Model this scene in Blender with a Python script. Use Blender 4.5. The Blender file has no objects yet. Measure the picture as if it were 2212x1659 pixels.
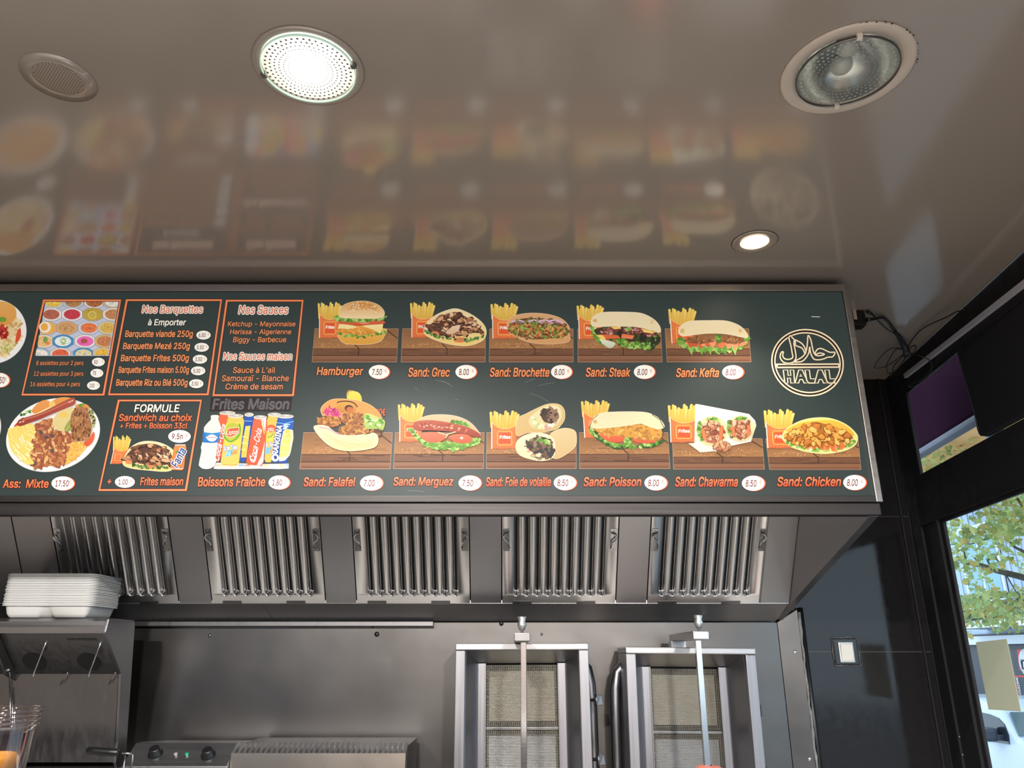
import bpy, bmesh, math, random
from mathutils import Vector, Matrix, noise

SC = bpy.context.scene
COL = SC.collection
PI = math.pi
EYE = 1.80                       # height of the lens above the shop floor
FPX = 1654.0                     # focal length in pixels of the 2212 px wide frame
PITCH = math.atan(585.0 / FPX)
CP, SP = math.cos(PITCH), math.sin(PITCH)
CEIL = EYE + 1.298
SIGN_Y = 2.5                     # plane of the menu board
WALL_Y = 3.6                     # tiled back wall
R0 = Vector((1.865, 3.6)); RD = Vector((-0.092, -1.0)).normalized()   # right wall: start and direction
RN = Vector((-RD.y, RD.x))       # its normal, pointing to the street
LAMP_W, LAMP_C = 200.0, (1.0, 0.97, 0.93)

# ---------------------------------------------------------------- camera, sky, exposure
cd = bpy.data.cameras.new('camera'); cam = bpy.data.objects.new('camera', cd); COL.objects.link(cam)
cam.location = (0, 0, EYE); cam.rotation_euler = (PI / 2 + PITCH, 0, 0)
cd.sensor_fit = 'HORIZONTAL'; cd.sensor_width = 36.0; cd.lens = 36.0 * FPX / 2212.0
cd.clip_start = 0.02; cd.clip_end = 200
SC.camera = cam
SC.view_settings.view_transform = 'Standard'; SC.view_settings.look = 'None'
SC.view_settings.gamma = 1.0; SC.view_settings.use_curve_mapping = False
SC.view_settings.exposure = 0.28
SC.cycles.max_bounces = 8; SC.cycles.diffuse_bounces = 4; SC.cycles.glossy_bounces = 4
SC.cycles.transparent_max_bounces = 12
SC.cycles.caustics_reflective = False; SC.cycles.caustics_refractive = False
SC.cycles.sample_clamp_indirect = 4.0
W = bpy.data.worlds.new('daylight'); SC.world = W; W.use_nodes = True
bg = W.node_tree.nodes['Background']
bg.inputs[0].default_value = (0.66, 0.84, 1.0, 1); bg.inputs[1].default_value = 2.5

# ---------------------------------------------------------------- helpers
def ray(px, py):
    x = (px - 1106.0) / FPX; y = (829.5 - py) / FPX
    return Vector((x, CP - y * SP, SP + y * CP))
def at_y(px, py, Y):
    r = ray(px, py); v = r * (Y / r.y); v.z += EYE; return v
def at_z(px, py, Z):
    r = ray(px, py); v = r * ((Z - EYE) / r.z); v.z += EYE; return v
def at_r(px, py, off=0.0):
    """where the line of sight meets the right wall: (distance along it, height)"""
    r = ray(px, py); p = R0 + RN * off
    t = p.dot(RN) / (r.x * RN.x + r.y * RN.y)
    q = Vector((r.x * t, r.y * t)) - p
    return q.dot(RD), r.z * t + EYE
def rw(s, z, off=0.0):
    p = R0 + RD * s + RN * off
    return Vector((p.x, p.y, z))

def lin(c):
    out = []
    for v in c[:3]:
        v = v / 255.0
        out.append(v / 12.92 if v <= 0.04045 else ((v + 0.055) / 1.055) ** 2.4)
    return tuple(out)

MATS = {}
def mat(name, rgb, rough=0.5, metal=0.0, spec=0.5, emit=None, estr=0.0, coat=0.0, alpha=1.0, trans=0.0, ior=1.5):
    m = bpy.data.materials.new(name); m.use_nodes = True
    b = m.node_tree.nodes['Principled BSDF']
    b.inputs['Base Color'].default_value = (*lin(rgb), 1)
    b.inputs['Roughness'].default_value = rough; b.inputs['Metallic'].default_value = metal
    b.inputs['Specular IOR Level'].default_value = spec
    b.inputs['IOR'].default_value = ior
    b.inputs['Coat Weight'].default_value = coat; b.inputs['Coat Roughness'].default_value = 0.08
    b.inputs['Alpha'].default_value = alpha; b.inputs['Transmission Weight'].default_value = trans
    if emit:
        b.inputs['Emission Color'].default_value = (*lin(emit), 1); b.inputs['Emission Strength'].default_value = estr
    MATS[name] = m
    return m
def nodes(m):
    return m.node_tree.nodes, m.node_tree.links, m.node_tree.nodes['Principled BSDF']
def noisy(m, scale=(8, 8, 8), rough=(0.3, 0.5), detail=4, bump=0.0, tint=None):
    """procedural variation of roughness, bump and colour from object coordinates"""
    n, l, b = nodes(m)
    tc = n.new('ShaderNodeTexCoord'); mp = n.new('ShaderNodeMapping'); mp.inputs['Scale'].default_value = scale
    no = n.new('ShaderNodeTexNoise'); no.inputs['Scale'].default_value = 1.0; no.inputs['Detail'].default_value = detail
    l.new(tc.outputs['Object'], mp.inputs[0]); l.new(mp.outputs[0], no.inputs[0])
    mr = n.new('ShaderNodeMapRange'); mr.inputs['From Min'].default_value = 0.3; mr.inputs['From Max'].default_value = 0.7
    mr.inputs['To Min'].default_value = rough[0]; mr.inputs['To Max'].default_value = rough[1]
    l.new(no.outputs['Fac'], mr.inputs['Value']); l.new(mr.outputs[0], b.inputs['Roughness'])
    if bump:
        bp = n.new('ShaderNodeBump'); bp.inputs['Strength'].default_value = bump; bp.inputs['Distance'].default_value = 0.01
        l.new(no.outputs['Fac'], bp.inputs['Height']); l.new(bp.outputs[0], b.inputs['Normal'])
    if tint:
        mx = n.new('ShaderNodeMix'); mx.data_type = 'RGBA'
        mx.inputs[6].default_value = b.inputs['Base Color'].default_value; mx.inputs[7].default_value = (*lin(tint), 1)
        l.new(no.outputs['Fac'], mx.inputs[0]); l.new(mx.outputs[2], b.inputs['Base Color'])
    return m
def steel(name, rgb, rough, brush=(3, 3, 160), bump=0.0, tint=None):
    return noisy(mat(name, rgb, rough[0], 1.0), brush, rough, 3, bump, tint)

STEEL = steel('brushed steel', (172, 171, 172), (0.31, 0.39), (2, 140, 140))
STEEL_V = steel('brushed steel upright grain', (148, 147, 151), (0.31, 0.40), (140, 140, 2))
STEEL_WALL = steel('wall sheet steel', (106, 103, 101), (0.26, 0.40), (2.2, 2.2, 2.2), 0.35, (92, 89, 87))
STEEL_DK = steel('darkened steel', (128, 126, 126), (0.3, 0.45), (60, 60, 6))
STEEL_FIL = steel('pressed filter steel', (236, 234, 233), (0.27, 0.30), (2, 2, 2))
STEEL_LIP = steel('dull edge steel', (70, 67, 66), (0.46, 0.56), (2, 120, 120))
FILLER = steel('satin filler steel', (176, 175, 177), (0.36, 0.42), (120, 120, 2))
TROUGH = steel('satin trough steel', (236, 234, 235), (0.34, 0.40), (2, 90, 90))
CHROME = mat('polished steel', (205, 205, 205), 0.16, 1.0)
ALU = steel('anodised frame', (168, 162, 158), (0.32, 0.44), (2, 120, 120))
CEILM = noisy(mat('gloss ceiling paint', (162, 154, 147), 0.13, 0, 0.5, ior=1.85), (5, 5, 5), (0.10, 0.15), 2, 0.012)
BLACKT = noisy(mat('black granite tile', (32, 31, 32), 0.1, 0, 0.32), (30, 30, 30), (0.06, 0.14), 3, 0.0, (38, 37, 38))
BLACKP = noisy(mat('black painted frame', (33, 33, 36), 0.5, 0, 0.25), (20, 20, 20), (0.45, 0.6))
BLACKPL = mat('black plastic', (20, 20, 21), 0.38)
DARKV = mat('black film', (27, 27, 30), 0.55)
WHITEP = mat('white enamel', (232, 226, 216), 0.35)
CREAMW = mat('brown wall paint', (92, 80, 72), 0.6)
FLOORM = noisy(mat('floor tile', (164, 156, 148), 0.4), (4, 4, 4), (0.3, 0.5), 3, 0, (140, 132, 124))
FOAM = noisy(mat('white foam', (238, 236, 232), 0.6), (40, 40, 40), (0.55, 0.7))
STONE = mat('pale worktop', (226, 222, 216), 0.35)
DARKHOLE = mat('dark recess', (14, 14, 15), 0.7)
SILIC = noisy(mat('grey sealant', (150, 150, 148), 0.6), (60, 60, 60), (0.5, 0.7), 4, 0.5, (90, 90, 92))

class MB:
    def __init__(s): s.bm = bmesh.new()
    def face(s, pts, mi=0):
        f = s.bm.faces.new([s.bm.verts.new(p) for p in pts]); f.material_index = mi; return f
    def box(s, a, b, bev=0.0, mi=0):
        x0, y0, z0 = a; x1, y1, z1 = b
        c = Vector(((x0 + x1) / 2, (y0 + y1) / 2, (z0 + z1) / 2))
        r = bmesh.ops.create_cube(s.bm, size=1.0, matrix=Matrix.Translation(c) @ Matrix.Diagonal((abs(x1 - x0), abs(y1 - y0), abs(z1 - z0), 1)))
        s._fin(r['verts'], bev, mi)
        return s
    def _fin(s, vs, bev, mi):
        fs = {f for v in vs for f in v.link_faces}
        for f in fs: f.material_index = mi
        if bev:
            es = list({e for v in vs for e in v.link_edges})
            r = bmesh.ops.bevel(s.bm, geom=es, offset=bev, segments=2, affect='EDGES', profile=0.6)
            for f in r['faces']: f.material_index = mi
    def hexa(s, q0, q1, bev=0.0, mi=0):
        """solid between two matching polygons"""
        n = len(q0)
        v0 = [s.bm.verts.new(p) for p in q0]; v1 = [s.bm.verts.new(p) for p in q1]
        fs = [s.bm.faces.new(v0), s.bm.faces.new(v1[::-1])]
        for i in range(n):
            j = (i + 1) % n
            fs.append(s.bm.faces.new((v0[j], v0[i], v1[i], v1[j])))
        bmesh.ops.recalc_face_normals(s.bm, faces=fs)
        s._fin(v0 + v1, bev, mi)
        return s
    def prism_x(s, yz, x0, x1, bev=0.0, mi=0):
        return s.hexa([(x0, y, z) for y, z in yz], [(x1, y, z) for y, z in yz], bev, mi)
    def tube(s, pts, r, n=8, closed=False, mi=0, caps=True):
        pts = [Vector(p) for p in pts]; k = len(pts); rings = []
        up = None
        for i, p in enumerate(pts):
            a = pts[(i - 1) % k] if (closed or i > 0) else p
            b = pts[(i + 1) % k] if (closed or i < k - 1) else p
            t = (b - a).normalized()
            if up is None:
                up = Vector((0, 0, 1)) if abs(t.z) < 0.9 else Vector((1, 0, 0))
            u = t.cross(up)
            if u.length < 1e-5: u = t.cross(Vector((0, 1, 0.3)))
            u.normalize(); w = u.cross(t); up = w
            rr = r[i] if isinstance(r, (list, tuple)) else r
            rings.append([s.bm.verts.new(p + (u * math.cos(2 * PI * j / n) + w * math.sin(2 * PI * j / n)) * rr) for j in range(n)])
        for i in range(k if closed else k - 1):
            A = rings[i]; B = rings[(i + 1) % k]
            for j in range(n):
                f = s.bm.faces.new((A[j], A[(j + 1) % n], B[(j + 1) % n], B[j])); f.material_index = mi; f.smooth = True
        if caps and not closed:
            for R in (rings[0][::-1], rings[-1]):
                f = s.bm.faces.new(R); f.material_index = mi
        return s
    def lathe(s, prof, c, n=40, axis='Z', mi=0):
        """revolve (radius, height) profile about an axis through c"""
        c = Vector(c); rings = []
        for r, h in prof:
            row = []
            for j in range(n):
                a = 2 * PI * j / n; x, y = r * math.cos(a), r * math.sin(a)
                p = {'Z': (x, y, h), 'Y': (x, h, y), 'X': (h, x, y)}[axis]
                row.append(s.bm.verts.new(c + Vector(p)))
            rings.append(row)
        for A, B in zip(rings, rings[1:]):
            for j in range(n):
                f = s.bm.faces.new((A[j], A[(j + 1) % n], B[(j + 1) % n], B[j])); f.material_index = mi; f.smooth = True
        return s
    def disc(s, c, r, n=40, up=(0, 0, -1), mi=0):
        c = Vector(c); w = Vector(up).normalized(); u = w.orthogonal().normalized(); v = w.cross(u)
        s.face([c + (u * math.cos(2 * PI * j / n) + v * math.sin(2 * PI * j / n)) * r for j in range(n)], mi)
        return s
    def ball(s, c, r, sc=(1, 1, 1), mi=0, seg=16):
        rr = bmesh.ops.create_uvsphere(s.bm, u_segments=seg, v_segments=seg // 2, radius=r, matrix=Matrix.Translation(c) @ Matrix.Diagonal((*sc, 1)))
        for v in rr['verts']:
            for f in v.link_faces: f.smooth = True; f.material_index = mi
        return s
    def build(s, name, mats, parent=None, smooth=None, local=False):
        me = bpy.data.meshes.new(name)
        bmesh.ops.remove_doubles(s.bm, verts=s.bm.verts, dist=1e-7)
        s.bm.to_mesh(me); s.bm.free()
        for m in (mats if isinstance(mats, (list, tuple)) else [mats]): me.materials.append(m)
        return link(name, me, parent, smooth, local)

def link(name, me, parent=None, smooth=None, local=False):
    if parent is not None and not local:
        r = parent
        while r.parent is not None: r = r.parent
        me.transform(r.matrix_basis.inverted())
    o = bpy.data.objects.new(name, me); COL.objects.link(o)
    if parent is not None: o.parent = parent
    if smooth: me.shade_smooth()
    return o
def thing(name, label, cat, loc=(0, 0, 0), rot=(0, 0, 0), group=None):
    o = bpy.data.objects.new(name, None); COL.objects.link(o)
    o.location = loc; o.rotation_euler = rot; o.empty_display_size = 0.05
    return tag(o, label, cat, group)
def tag(o, label, cat, group=None):
    o['label'] = label; o['category'] = cat
    if group: o['group'] = group
    return o
def struct(o):
    o['kind'] = 'structure'; return o
def dup(root, label, loc=None, rot=None):
    r = root.copy(); COL.objects.link(r)
    if loc is not None: r.location = loc
    if rot is not None: r.rotation_euler = rot
    r['label'] = label
    for ch in list(root.children):
        c = ch.copy(); COL.objects.link(c); c.parent = r
        for g in list(ch.children):
            d = g.copy(); COL.objects.link(d); d.parent = c
    return r
def wr(p): return (p.x, p.y, p.z)

# ---------------------------------------------------------------- the room
LX, FY = -4.3, -2.6                       # left wall, street-side wall behind the photographer
PL1 = at_z(667, 145, CEIL); PL2 = at_z(1829, 152, CEIL); PSP = at_z(1630, 522, CEIL); PSK = at_z(127, 168, CEIL)
LAMPS_BACK = [Vector((-1.75, -0.55, CEIL)), Vector((0.95, -1.85, CEIL)), Vector((-0.5, -0.75, CEIL))]
holes = [(PL1, 0.112), (PL2, 0.118), (PSP, 0.047)] + [(p, 0.112) for p in LAMPS_BACK]
m = MB()
outer = [(LX, FY), (rw(6.3, 0).x, FY), (R0.x, R0.y), (LX, WALL_Y)]
edges = []
def loop(pts):
    vs = [m.bm.verts.new((x, y, CEIL)) for x, y in pts]
    for i in range(len(vs)): edges.append(m.bm.edges.new((vs[i], vs[(i + 1) % len(vs)])))
loop(outer)
for p, r in holes:
    loop([(p.x + r * math.cos(2 * PI * j / 48), p.y + r * math.sin(2 * PI * j / 48)) for j in range(48)])
bmesh.ops.triangle_fill(m.bm, edges=edges, use_beauty=True, use_dissolve=False, normal=(0, 0, -1))
struct(m.build('ceiling', CEILM))
m = MB(); m.box((LX - 0.1, FY - 0.1, -0.05), (2.6, WALL_Y + 0.1, 0)); struct(m.build('floor', FLOORM))
# tiled back wall with grout joints
m = MB(); m.box((LX, WALL_Y, 0), (R0.x + 0.012, WALL_Y + 0.12, CEIL + 0.05))
gz = at_y(1820, 1408, WALL_Y).z
for z in (gz - 0.6, gz, gz + 0.6): m.box((1.29, WALL_Y - 0.0006, z - 0.001), (R0.x, WALL_Y, z + 0.001), mi=1)
struct(m.build('wall_back', [BLACKT, mat('grey grout', (95, 95, 96), 0.7)]))
m = MB(); m.box((LX - 0.1, FY, 0), (LX, WALL_Y + 0.12, CEIL + 0.05)); struct(m.build('wall_left', CREAMW))
# street-side wall behind the photographer with a glazed opening
m = MB(); fz0, fz1, fx0, fx1 = 0.15, 2.5, -3.8, -1.9
xr = rw(6.3, 0).x + 0.2
m.box((LX, FY - 0.12, 0), (fx0, FY, CEIL + .05)); m.box((fx1, FY - 0.12, 0), (xr, FY, CEIL + .05))
m.box((fx0, FY - 0.12, 0), (fx1, FY, fz0)); m.box((fx0, FY - 0.12, fz1), (fx1, FY, CEIL + .05))
struct(m.build('wall_front', CREAMW))
# right wall of black painted shop-front, with window and transom openings
def rbox(mb, s0, s1, z0, z1, o0, o1, mi=0, bev=0.0):
    mb.hexa([wr(rw(s0, z0, o0)), wr(rw(s1, z0, o0)), wr(rw(s1, z1, o0)), wr(rw(s0, z1, o0))],
            [wr(rw(s0, z0, o1)), wr(rw(s1, z0, o1)), wr(rw(s1, z1, o1)), wr(rw(s0, z1, o1))], bev, mi)
WS0, WS1, WZ0, WZ1 = 0.330, 2.6, 0.75, EYE + 0.535
TS0, TS1, TZ0, TZ1 = 0.200, 2.6, EYE + 0.768, EYE + 1.168
m = MB()
DS0, DS1, DZ1 = 3.3, 5.9, EYE + 0.62
rbox(m, -0.2, DS0, 0, WZ0, 0, 0.014); rbox(m, DS1, 6.35, 0, WZ0, 0, 0.014)
rbox(m, -0.2, WS0, WZ0, WZ1, 0, 0.014); rbox(m, WS1, DS0, WZ0, WZ1, 0, 0.014); rbox(m, DS1, 6.35, WZ0, WZ1, 0, 0.014)
rbox(m, -0.2, DS0, WZ1, TZ0, 0, 0.014); rbox(m, DS0, DS1, DZ1, TZ0, 0, 0.014); rbox(m, DS1, 6.35, WZ1, TZ0, 0, 0.014)
rbox(m, -0.2, TS0, TZ0, TZ1, 0, 0.014); rbox(m, TS1, 6.35, TZ0, TZ1, 0, 0.014)
rbox(m, -0.2, 6.35, TZ1, CEIL + 0.05, 0, 0.014)
WALLR = struct(m.build('wall_right', BLACKP))
m = MB(); m.box((1.822, WALL_Y - 0.012, 0), (1.832, WALL_Y, CEIL), 0.003)
rbox(m, 0.0, 0.008, 0, WZ1 + 0.1, -0.006, 0.0); rbox(m, 0.12, 0.128, 0, WZ1 + 0.02, -0.01, 0.0); rbox(m, 0.29, 0.30, 0, WZ1 + 0.02, -0.012, 0.0)
rbox(m, 0.12, 2.6, WZ1 + 0.012, WZ1 + 0.02, -0.01, 0.0)
struct(m.build('trim_1', BLACKP))

GLASS = bpy.data.materials.new('window glass'); GLASS.use_nodes = True
n_, l_ = GLASS.node_tree.nodes, GLASS.node_tree.links
n_.remove(n_['Principled BSDF'])
tr = n_.new('ShaderNodeBsdfTransparent'); gl = n_.new('ShaderNodeBsdfGlossy'); gl.inputs['Roughness'].default_value = 0.02
tr.inputs[0].default_value = (0.93, 0.96, 0.96, 1)
def thin_fresnel(n, l, ior):
    g = n.new('ShaderNodeNewGeometry'); q = n.new('ShaderNodeMapRange'); q.inputs['To Min'].default_value = ior; q.inputs['To Max'].default_value = 1.0 / ior
    l.new(g.outputs['Backfacing'], q.inputs['Value']); f = n.new('ShaderNodeFresnel'); l.new(q.outputs[0], f.inputs[0]); return f
fr = thin_fresnel(n_, l_, 1.45); mx = n_.new('ShaderNodeMixShader')
l_.new(fr.outputs[0], mx.inputs[0]); l_.new(tr.outputs[0], mx.inputs[1]); l_.new(gl.outputs[0], mx.inputs[2])
l_.new(mx.outputs[0], n_['Material Output'].inputs[0])

def pane(name, s0, s1, z0, z1, off, fw):
    m = MB()
    for a in ((s0, s0 + fw, z0, z1), (s1 - fw, s1, z0, z1), (s0 + fw, s1 - fw, z0, z0 + fw), (s0 + fw, s1 - fw, z1 - fw, z1)):
        rbox(m, *a, off - 0.012, off - 0.002)
    w = struct(m.build(name, BLACKP))
    m = MB(); m.face([wr(rw(s0 + fw, z0 + fw, off)), wr(rw(s1 - fw, z0 + fw, off)), wr(rw(s1 - fw, z1 - fw, off)), wr(rw(s0 + fw, z1 - fw, off))])
    m.build('glass', GLASS, w)
    return w
pane('window_1', WS0 - 0.012, WS1, WZ0, WZ1 + 0.012, 0.014, 0.014)
pane('door_1', DS0, DS1, 0.0, DZ1, 0.014, 0.05)
pane('window_2', TS0 - 0.012, TS1, TZ0 - 0.012, TZ1, 0.014, 0.014)
# bolt heads on the jamb
for px, py in ((2057, 1506), (2060, 1525), (2073, 1591), (2080, 1630)):
    s_, z_ = at_r(px, py); m = MB(); m.ball(rw(s_, z_, -0.002), 0.006, (0.6, 1, 1), seg=8); m.build('bolt', CHROME, WALLR)
# film over the transom glass with a curled lower corner
edge = [(0.711, 1.172), (0.722, 1.06), (0.735, 0.93), (0.745, 0.86), (0.757, 0.825), (0.772, 0.80), (0.792, 0.785), (0.828, 0.772)]
m = MB(); A, B = [], []
for s_, z_ in edge + [(2.6, 0.772), (2.6, 1.172)]:
    curl = 0.02 * max(0, 1 - abs(s_ - 0.79) / 0.06) * (1 if z_ < 0.83 else 0)
    A.append(wr(rw(s_, EYE + z_, 0.009 - curl))); B.append(wr(rw(s_, EYE + z_, 0.0105 - curl)))
m.hexa(A, B)
tag(m.build('black_film', DARKV), 'matt black film covering the transom glass with a curled lower corner', 'film')
# metal strip sagging along the top of the wall
m = MB(); q = [(0.25, 1.225), (0.93, 1.200), (2.4, 1.150)]
for (s0, z0), (s1, z1) in zip(q, q[1:]):
    m.hexa([wr(rw(s0, EYE + z0 - .010, -.002)), wr(rw(s0, EYE + z0 + .010, -.002)), wr(rw(s0, EYE + z0 + .010, -.016)), wr(rw(s0, EYE + z0 - .010, -.016))],
           [wr(rw(s1, EYE + z1 - .010, -.002)), wr(rw(s1, EYE + z1 + .010, -.002)), wr(rw(s1, EYE + z1 + .010, -.016)), wr(rw(s1, EYE + z1 - .010, -.016))])
tag(m.build('metal_strip', mat('dull aluminium', (196, 198, 212), 0.5)), 'narrow pale metal strip running along the black wall under the ceiling', 'strip')
# paper on the window
m = MB(); PAPER = noisy(mat('cream paper', (234, 231, 210), 0.7), (12, 12, 12), (0.65, 0.8), 3, 0, (226, 222, 200))
np_, lp_, bp_ = nodes(PAPER); tp = np_.new('ShaderNodeBsdfTranslucent'); tp.inputs[0].default_value = (*lin((234, 231, 210)), 1); mp_ = np_.new('ShaderNodeMixShader'); mp_.inputs[0].default_value = 0.62
lp_.new(bp_.outputs[0], mp_.inputs[1]); lp_.new(tp.outputs[0], mp_.inputs[2]); lp_.new(mp_.outputs[0], np_['Material Output'].inputs[0])
pq = [(0.395, 0.047), (0.636, 0.055), (0.633, -0.191), (0.394, -0.199)]
m.hexa([wr(rw(s, EYE + z, 0.011)) for s, z in pq], [wr(rw(s, EYE + z, 0.0125)) for s, z in pq])
tag(m.build('paper_sheet', PAPER), 'blank cream paper sheet stuck to the street window', 'paper')

# ---------------------------------------------------------------- outside
GZ = -0.25                                 # street level
m = MB(); m.box((2.35, -30, GZ - 0.1), (60, 60, GZ)); struct(m.build('street', noisy(mat('asphalt', (132, 136, 142), 0.9), (6, 6, 6), (0.8, 0.95), 5, 0, (84, 88, 92))))
m = MB(); m.box((-30, -30, GZ - 0.1), (2.3, FY - 0.12, GZ)); struct(m.build('pavement', mat('pavement slabs', (150, 152, 156), 0.9)))
m = MB(); m.box((-30, -15.2, GZ), (2.6, -15, 9)); struct(m.build('added_facade', mat('grey render', (150, 152, 158), 0.9)))  # unseen facade, added to dim the sky mirrored in the steel
# facade across the street (x = FX), seen obliquely
FX = 11.0
def fz(px, py):                            # facade coordinates of a line of sight
    r = ray(px, py); t = FX / r.x; return r.y * t, r.z * t + EYE
CLAD = mat('blue grey cladding', (176, 190, 212), 0.6); FGLASS = mat('facade glass', (120, 168, 200), 0.08, 0.0, 0.8)
FWHITE = mat('white window frame', (232, 236, 242), 0.5); FDARK = mat('dark shopfront', (44, 48, 58), 0.4); FGREEN = mat('pale green render', (190, 204, 182), 0.7)
RAILM = mat('dark slat railing', (50, 50, 58), 0.6); REDM = mat('red sign', (214, 62, 52), 0.5); SIGNW = mat('sign white', (226, 230, 236), 0.5)
bld = thing('apartment_building', 'pale blue clad building with balconies and a shop across the street', 'building', (FX, 16, GZ))
m = MB(); m.box((FX, 4, GZ), (FX + 6, 40, 22))
for k in range(140): m.box((FX - 0.02, 4 + k * 0.25, 2.6), (FX, 4.1 + k * 0.25, 22))
m.build('wall', CLAD, bld)
for fl in range(6):
    z0 = 2.95 + fl * 2.9
    for k in range(9):
        y0 = 8.2 + k * 3.1
        m = MB(); m.box((FX - 0.06, y0, z0), (FX + 0.02, y0 + 1.5, z0 + 1.75))
        w = m.build('window', FWHITE, bld)
        m = MB(); m.box((FX - 0.075, y0 + 0.09, z0 + 0.09), (FX - 0.05, y0 + 0.7, z0 + 1.66)); m.box((FX - 0.075, y0 + 0.8, z0 + 0.09), (FX - 0.05, y0 + 1.41, z0 + 1.66))
        m.build('pane', FGLASS, w)
yb = fz(2133, 1361)[0]
for k, (z0, dep) in enumerate(((2.35, 0.9), (5.3, 1.5), (8.2, 1.5), (11.1, 1.5))):
    m = MB(); m.box((FX - dep, 4, z0), (FX, yb, z0 + 0.16)); b_ = m.build('balcony', FGREEN if k else SIGNW, bld)
    m = MB()
    if k == 0:
        for j in range(4): m.box((FX - dep - 0.03, 4, z0 + 0.16 + j * 0.13), (FX - dep, yb, z0 + 0.26 + j * 0.13))
        m.build('railing', RAILM, b_)
    else:
        m.box((FX - dep - 0.03, 4, z0 + 0.1), (FX - dep, yb, z0 + 0.95)); m.build('parapet', FGREEN, b_)
m = MB(); m.box((FX - 0.12, 4, GZ), (FX, 30, 2.25)); m.build('shopfront', FDARK, bld)
m = MB(); m.box((FX - 0.3, 4, 2.02), (FX - 0.12, 30, 2.2)); m.build('fascia', SIGNW, bld)

import os
FONT = None
try:                                         # the grotesque that ships with Blender; its built-in face otherwise
    FONT = bpy.data.fonts.load(os.path.join(bpy.utils.system_resource('DATAFILES'), 'fonts', 'Inter.woff2'))
except Exception:
    pass
def text_mesh(body, size=1.0, shear=0.0, offset=0.0, res=3, spacing=1.0):
    c = bpy.data.curves.new('lettering', 'FONT')
    if FONT is not None: c.font = FONT; c.body = body; c.size = size; c.shear = shear; c.offset = offset
    c.resolution_u = res; c.space_character = spacing
    o = bpy.data.objects.new('lettering', c)
    COL.objects.link(o)
    dg = bpy.context.evaluated_depsgraph_get()
    me = bpy.data.meshes.new_from_object(o.evaluated_get(dg))
    bpy.data.objects.remove(o); bpy.data.curves.remove(c)
    return me
# advertising panel standing in front of the shop across the street
def fzp(px, py, d=0.22):
    r = ray(px, py); t = (FX - d) / r.x; return r.y * t, r.z * t + EYE
y1_, y0_ = fzp(2179, 1450)[0], fzp(2300, 1450)[0]
zt_p, zb_p, zr_p = fzp(2200, 1403)[1], fzp(2200, 1512)[1], fzp(2205, 1448)[1]
ad = thing('shop_poster', 'black and red upright poster panel on the shop across the street', 'poster', (FX - 0.2, y0_, GZ))
m = MB(); m.box((FX - 0.22, y0_, zb_p), (FX - 0.125, y1_, zt_p)); m.build('panel', FDARK, ad)
m = MB(); m.hexa([(FX - 0.226, y0_, zr_p), (FX - 0.226, y0_, zt_p), (FX - 0.226, fzp(2197, 1403)[0], zt_p), (FX - 0.226, fzp(2203, 1448)[0], zr_p)], [(FX - 0.219, y0_, zr_p), (FX - 0.219, y0_, zt_p), (FX - 0.219, fzp(2197, 1403)[0], zt_p), (FX - 0.219, fzp(2203, 1448)[0], zr_p)]); m.build('red_field', REDM, ad)
yd, zd = fzp(2222, 1434)
m = MB(); m.lathe([(0.0, -0.004), (0.30, -0.004), (0.30, 0.0)], (FX - 0.227, yd, zd), 32, 'X'); m.build('white_disc', SIGNW, ad)
def facade_text(body, ytop, ztop, w, h, rot, x, mt):
    me = text_mesh(body, 1.0, 0, 0.02)
    xs = [v.co.x for v in me.vertices]; ys = [v.co.y for v in me.vertices]
    for v in me.vertices:
        u = (v.co.x - min(xs)) / (max(xs) - min(xs)) * w; t = (v.co.y - min(ys)) / (max(ys) - min(ys)) * h
        if rot: u, t = -t, u
        v.co = Vector((x, ytop - u, ztop + t))
    me.materials.append(mt); return link('lettering', me, ad)
ya_, zc_ = fzp(2207, 1500); yb_ = fzp(2198, 1480)[0]; ze_ = fzp(2200, 1463)[1]
facade_text('CUIZINE', ya_, zc_, ze_ - zc_, yb_ - ya_, True, FX - 0.228, SIGNW)
facade_text('D', fzp(2208, 1440)[0], fzp(2208, 1446)[1], 0.17, 0.2, False, FX - 0.235, RAILM)
m = MB()
z5, z6 = fzp(2195, 1459)[1], fzp(2195, 1504)[1]; yv = fzp(2195, 1480)[0]
m.box((FX - 0.225, yv - 0.02, z6), (FX - 0.219, yv + 0.02, z5)); m.box((FX - 0.225, y0_ + .3, z5 - 0.03), (FX - 0.219, yv + 0.04, z5))
m.build('red_border', REDM, ad)

# parked van: side plane x = VX, nose towards the photographer
VX = 5.6
VAN = mat('white van paint', (196, 205, 222), 0.25, 0.0, 0.5, coat=0.5); VGL = mat('dark car glass', (34, 42, 52), 0.08, 0, 0.7)
TYRE = mat('tyre rubber', (26, 26, 28), 0.8); VTRIM = mat('grey plastic', (60, 66, 80), 0.5)
def vp(px, py):
    r = ray(px, py); t = VX / r.x; return r.y * t, r.z * t + EYE
van = thing('van', 'white parked van with black door mirror beyond the street window', 'van', (VX + 0.8, vp(2180, 1500)[0], GZ))
ysp = vp(2185, 1600)[0]
base = GZ + 0.25
belt = vp(2160, 1606)[1]; roof = vp(2160, 1521)[1]
ywt, zwt = vp(2166, 1541); ywb, zwb = vp(2196, 1597)
prof = [(ysp + 3.0, base), (ysp + 3.05, belt), (ysp + 2.95, roof - 0.02), (ywt + 0.5, roof + 0.03), (ywt + 0.03, zwt + 0.03),
        (ywb, zwb), (ysp - 0.95, belt - 0.12), (ysp - 1.15, belt - 0.4), (ysp - 1.15, base)]
m = MB()
m.hexa([(VX, y, z) for y, z in prof], [(VX + 1.65, y, z) for y, z in prof], 0.05)
m.build('body', VAN, van, True)
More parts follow.
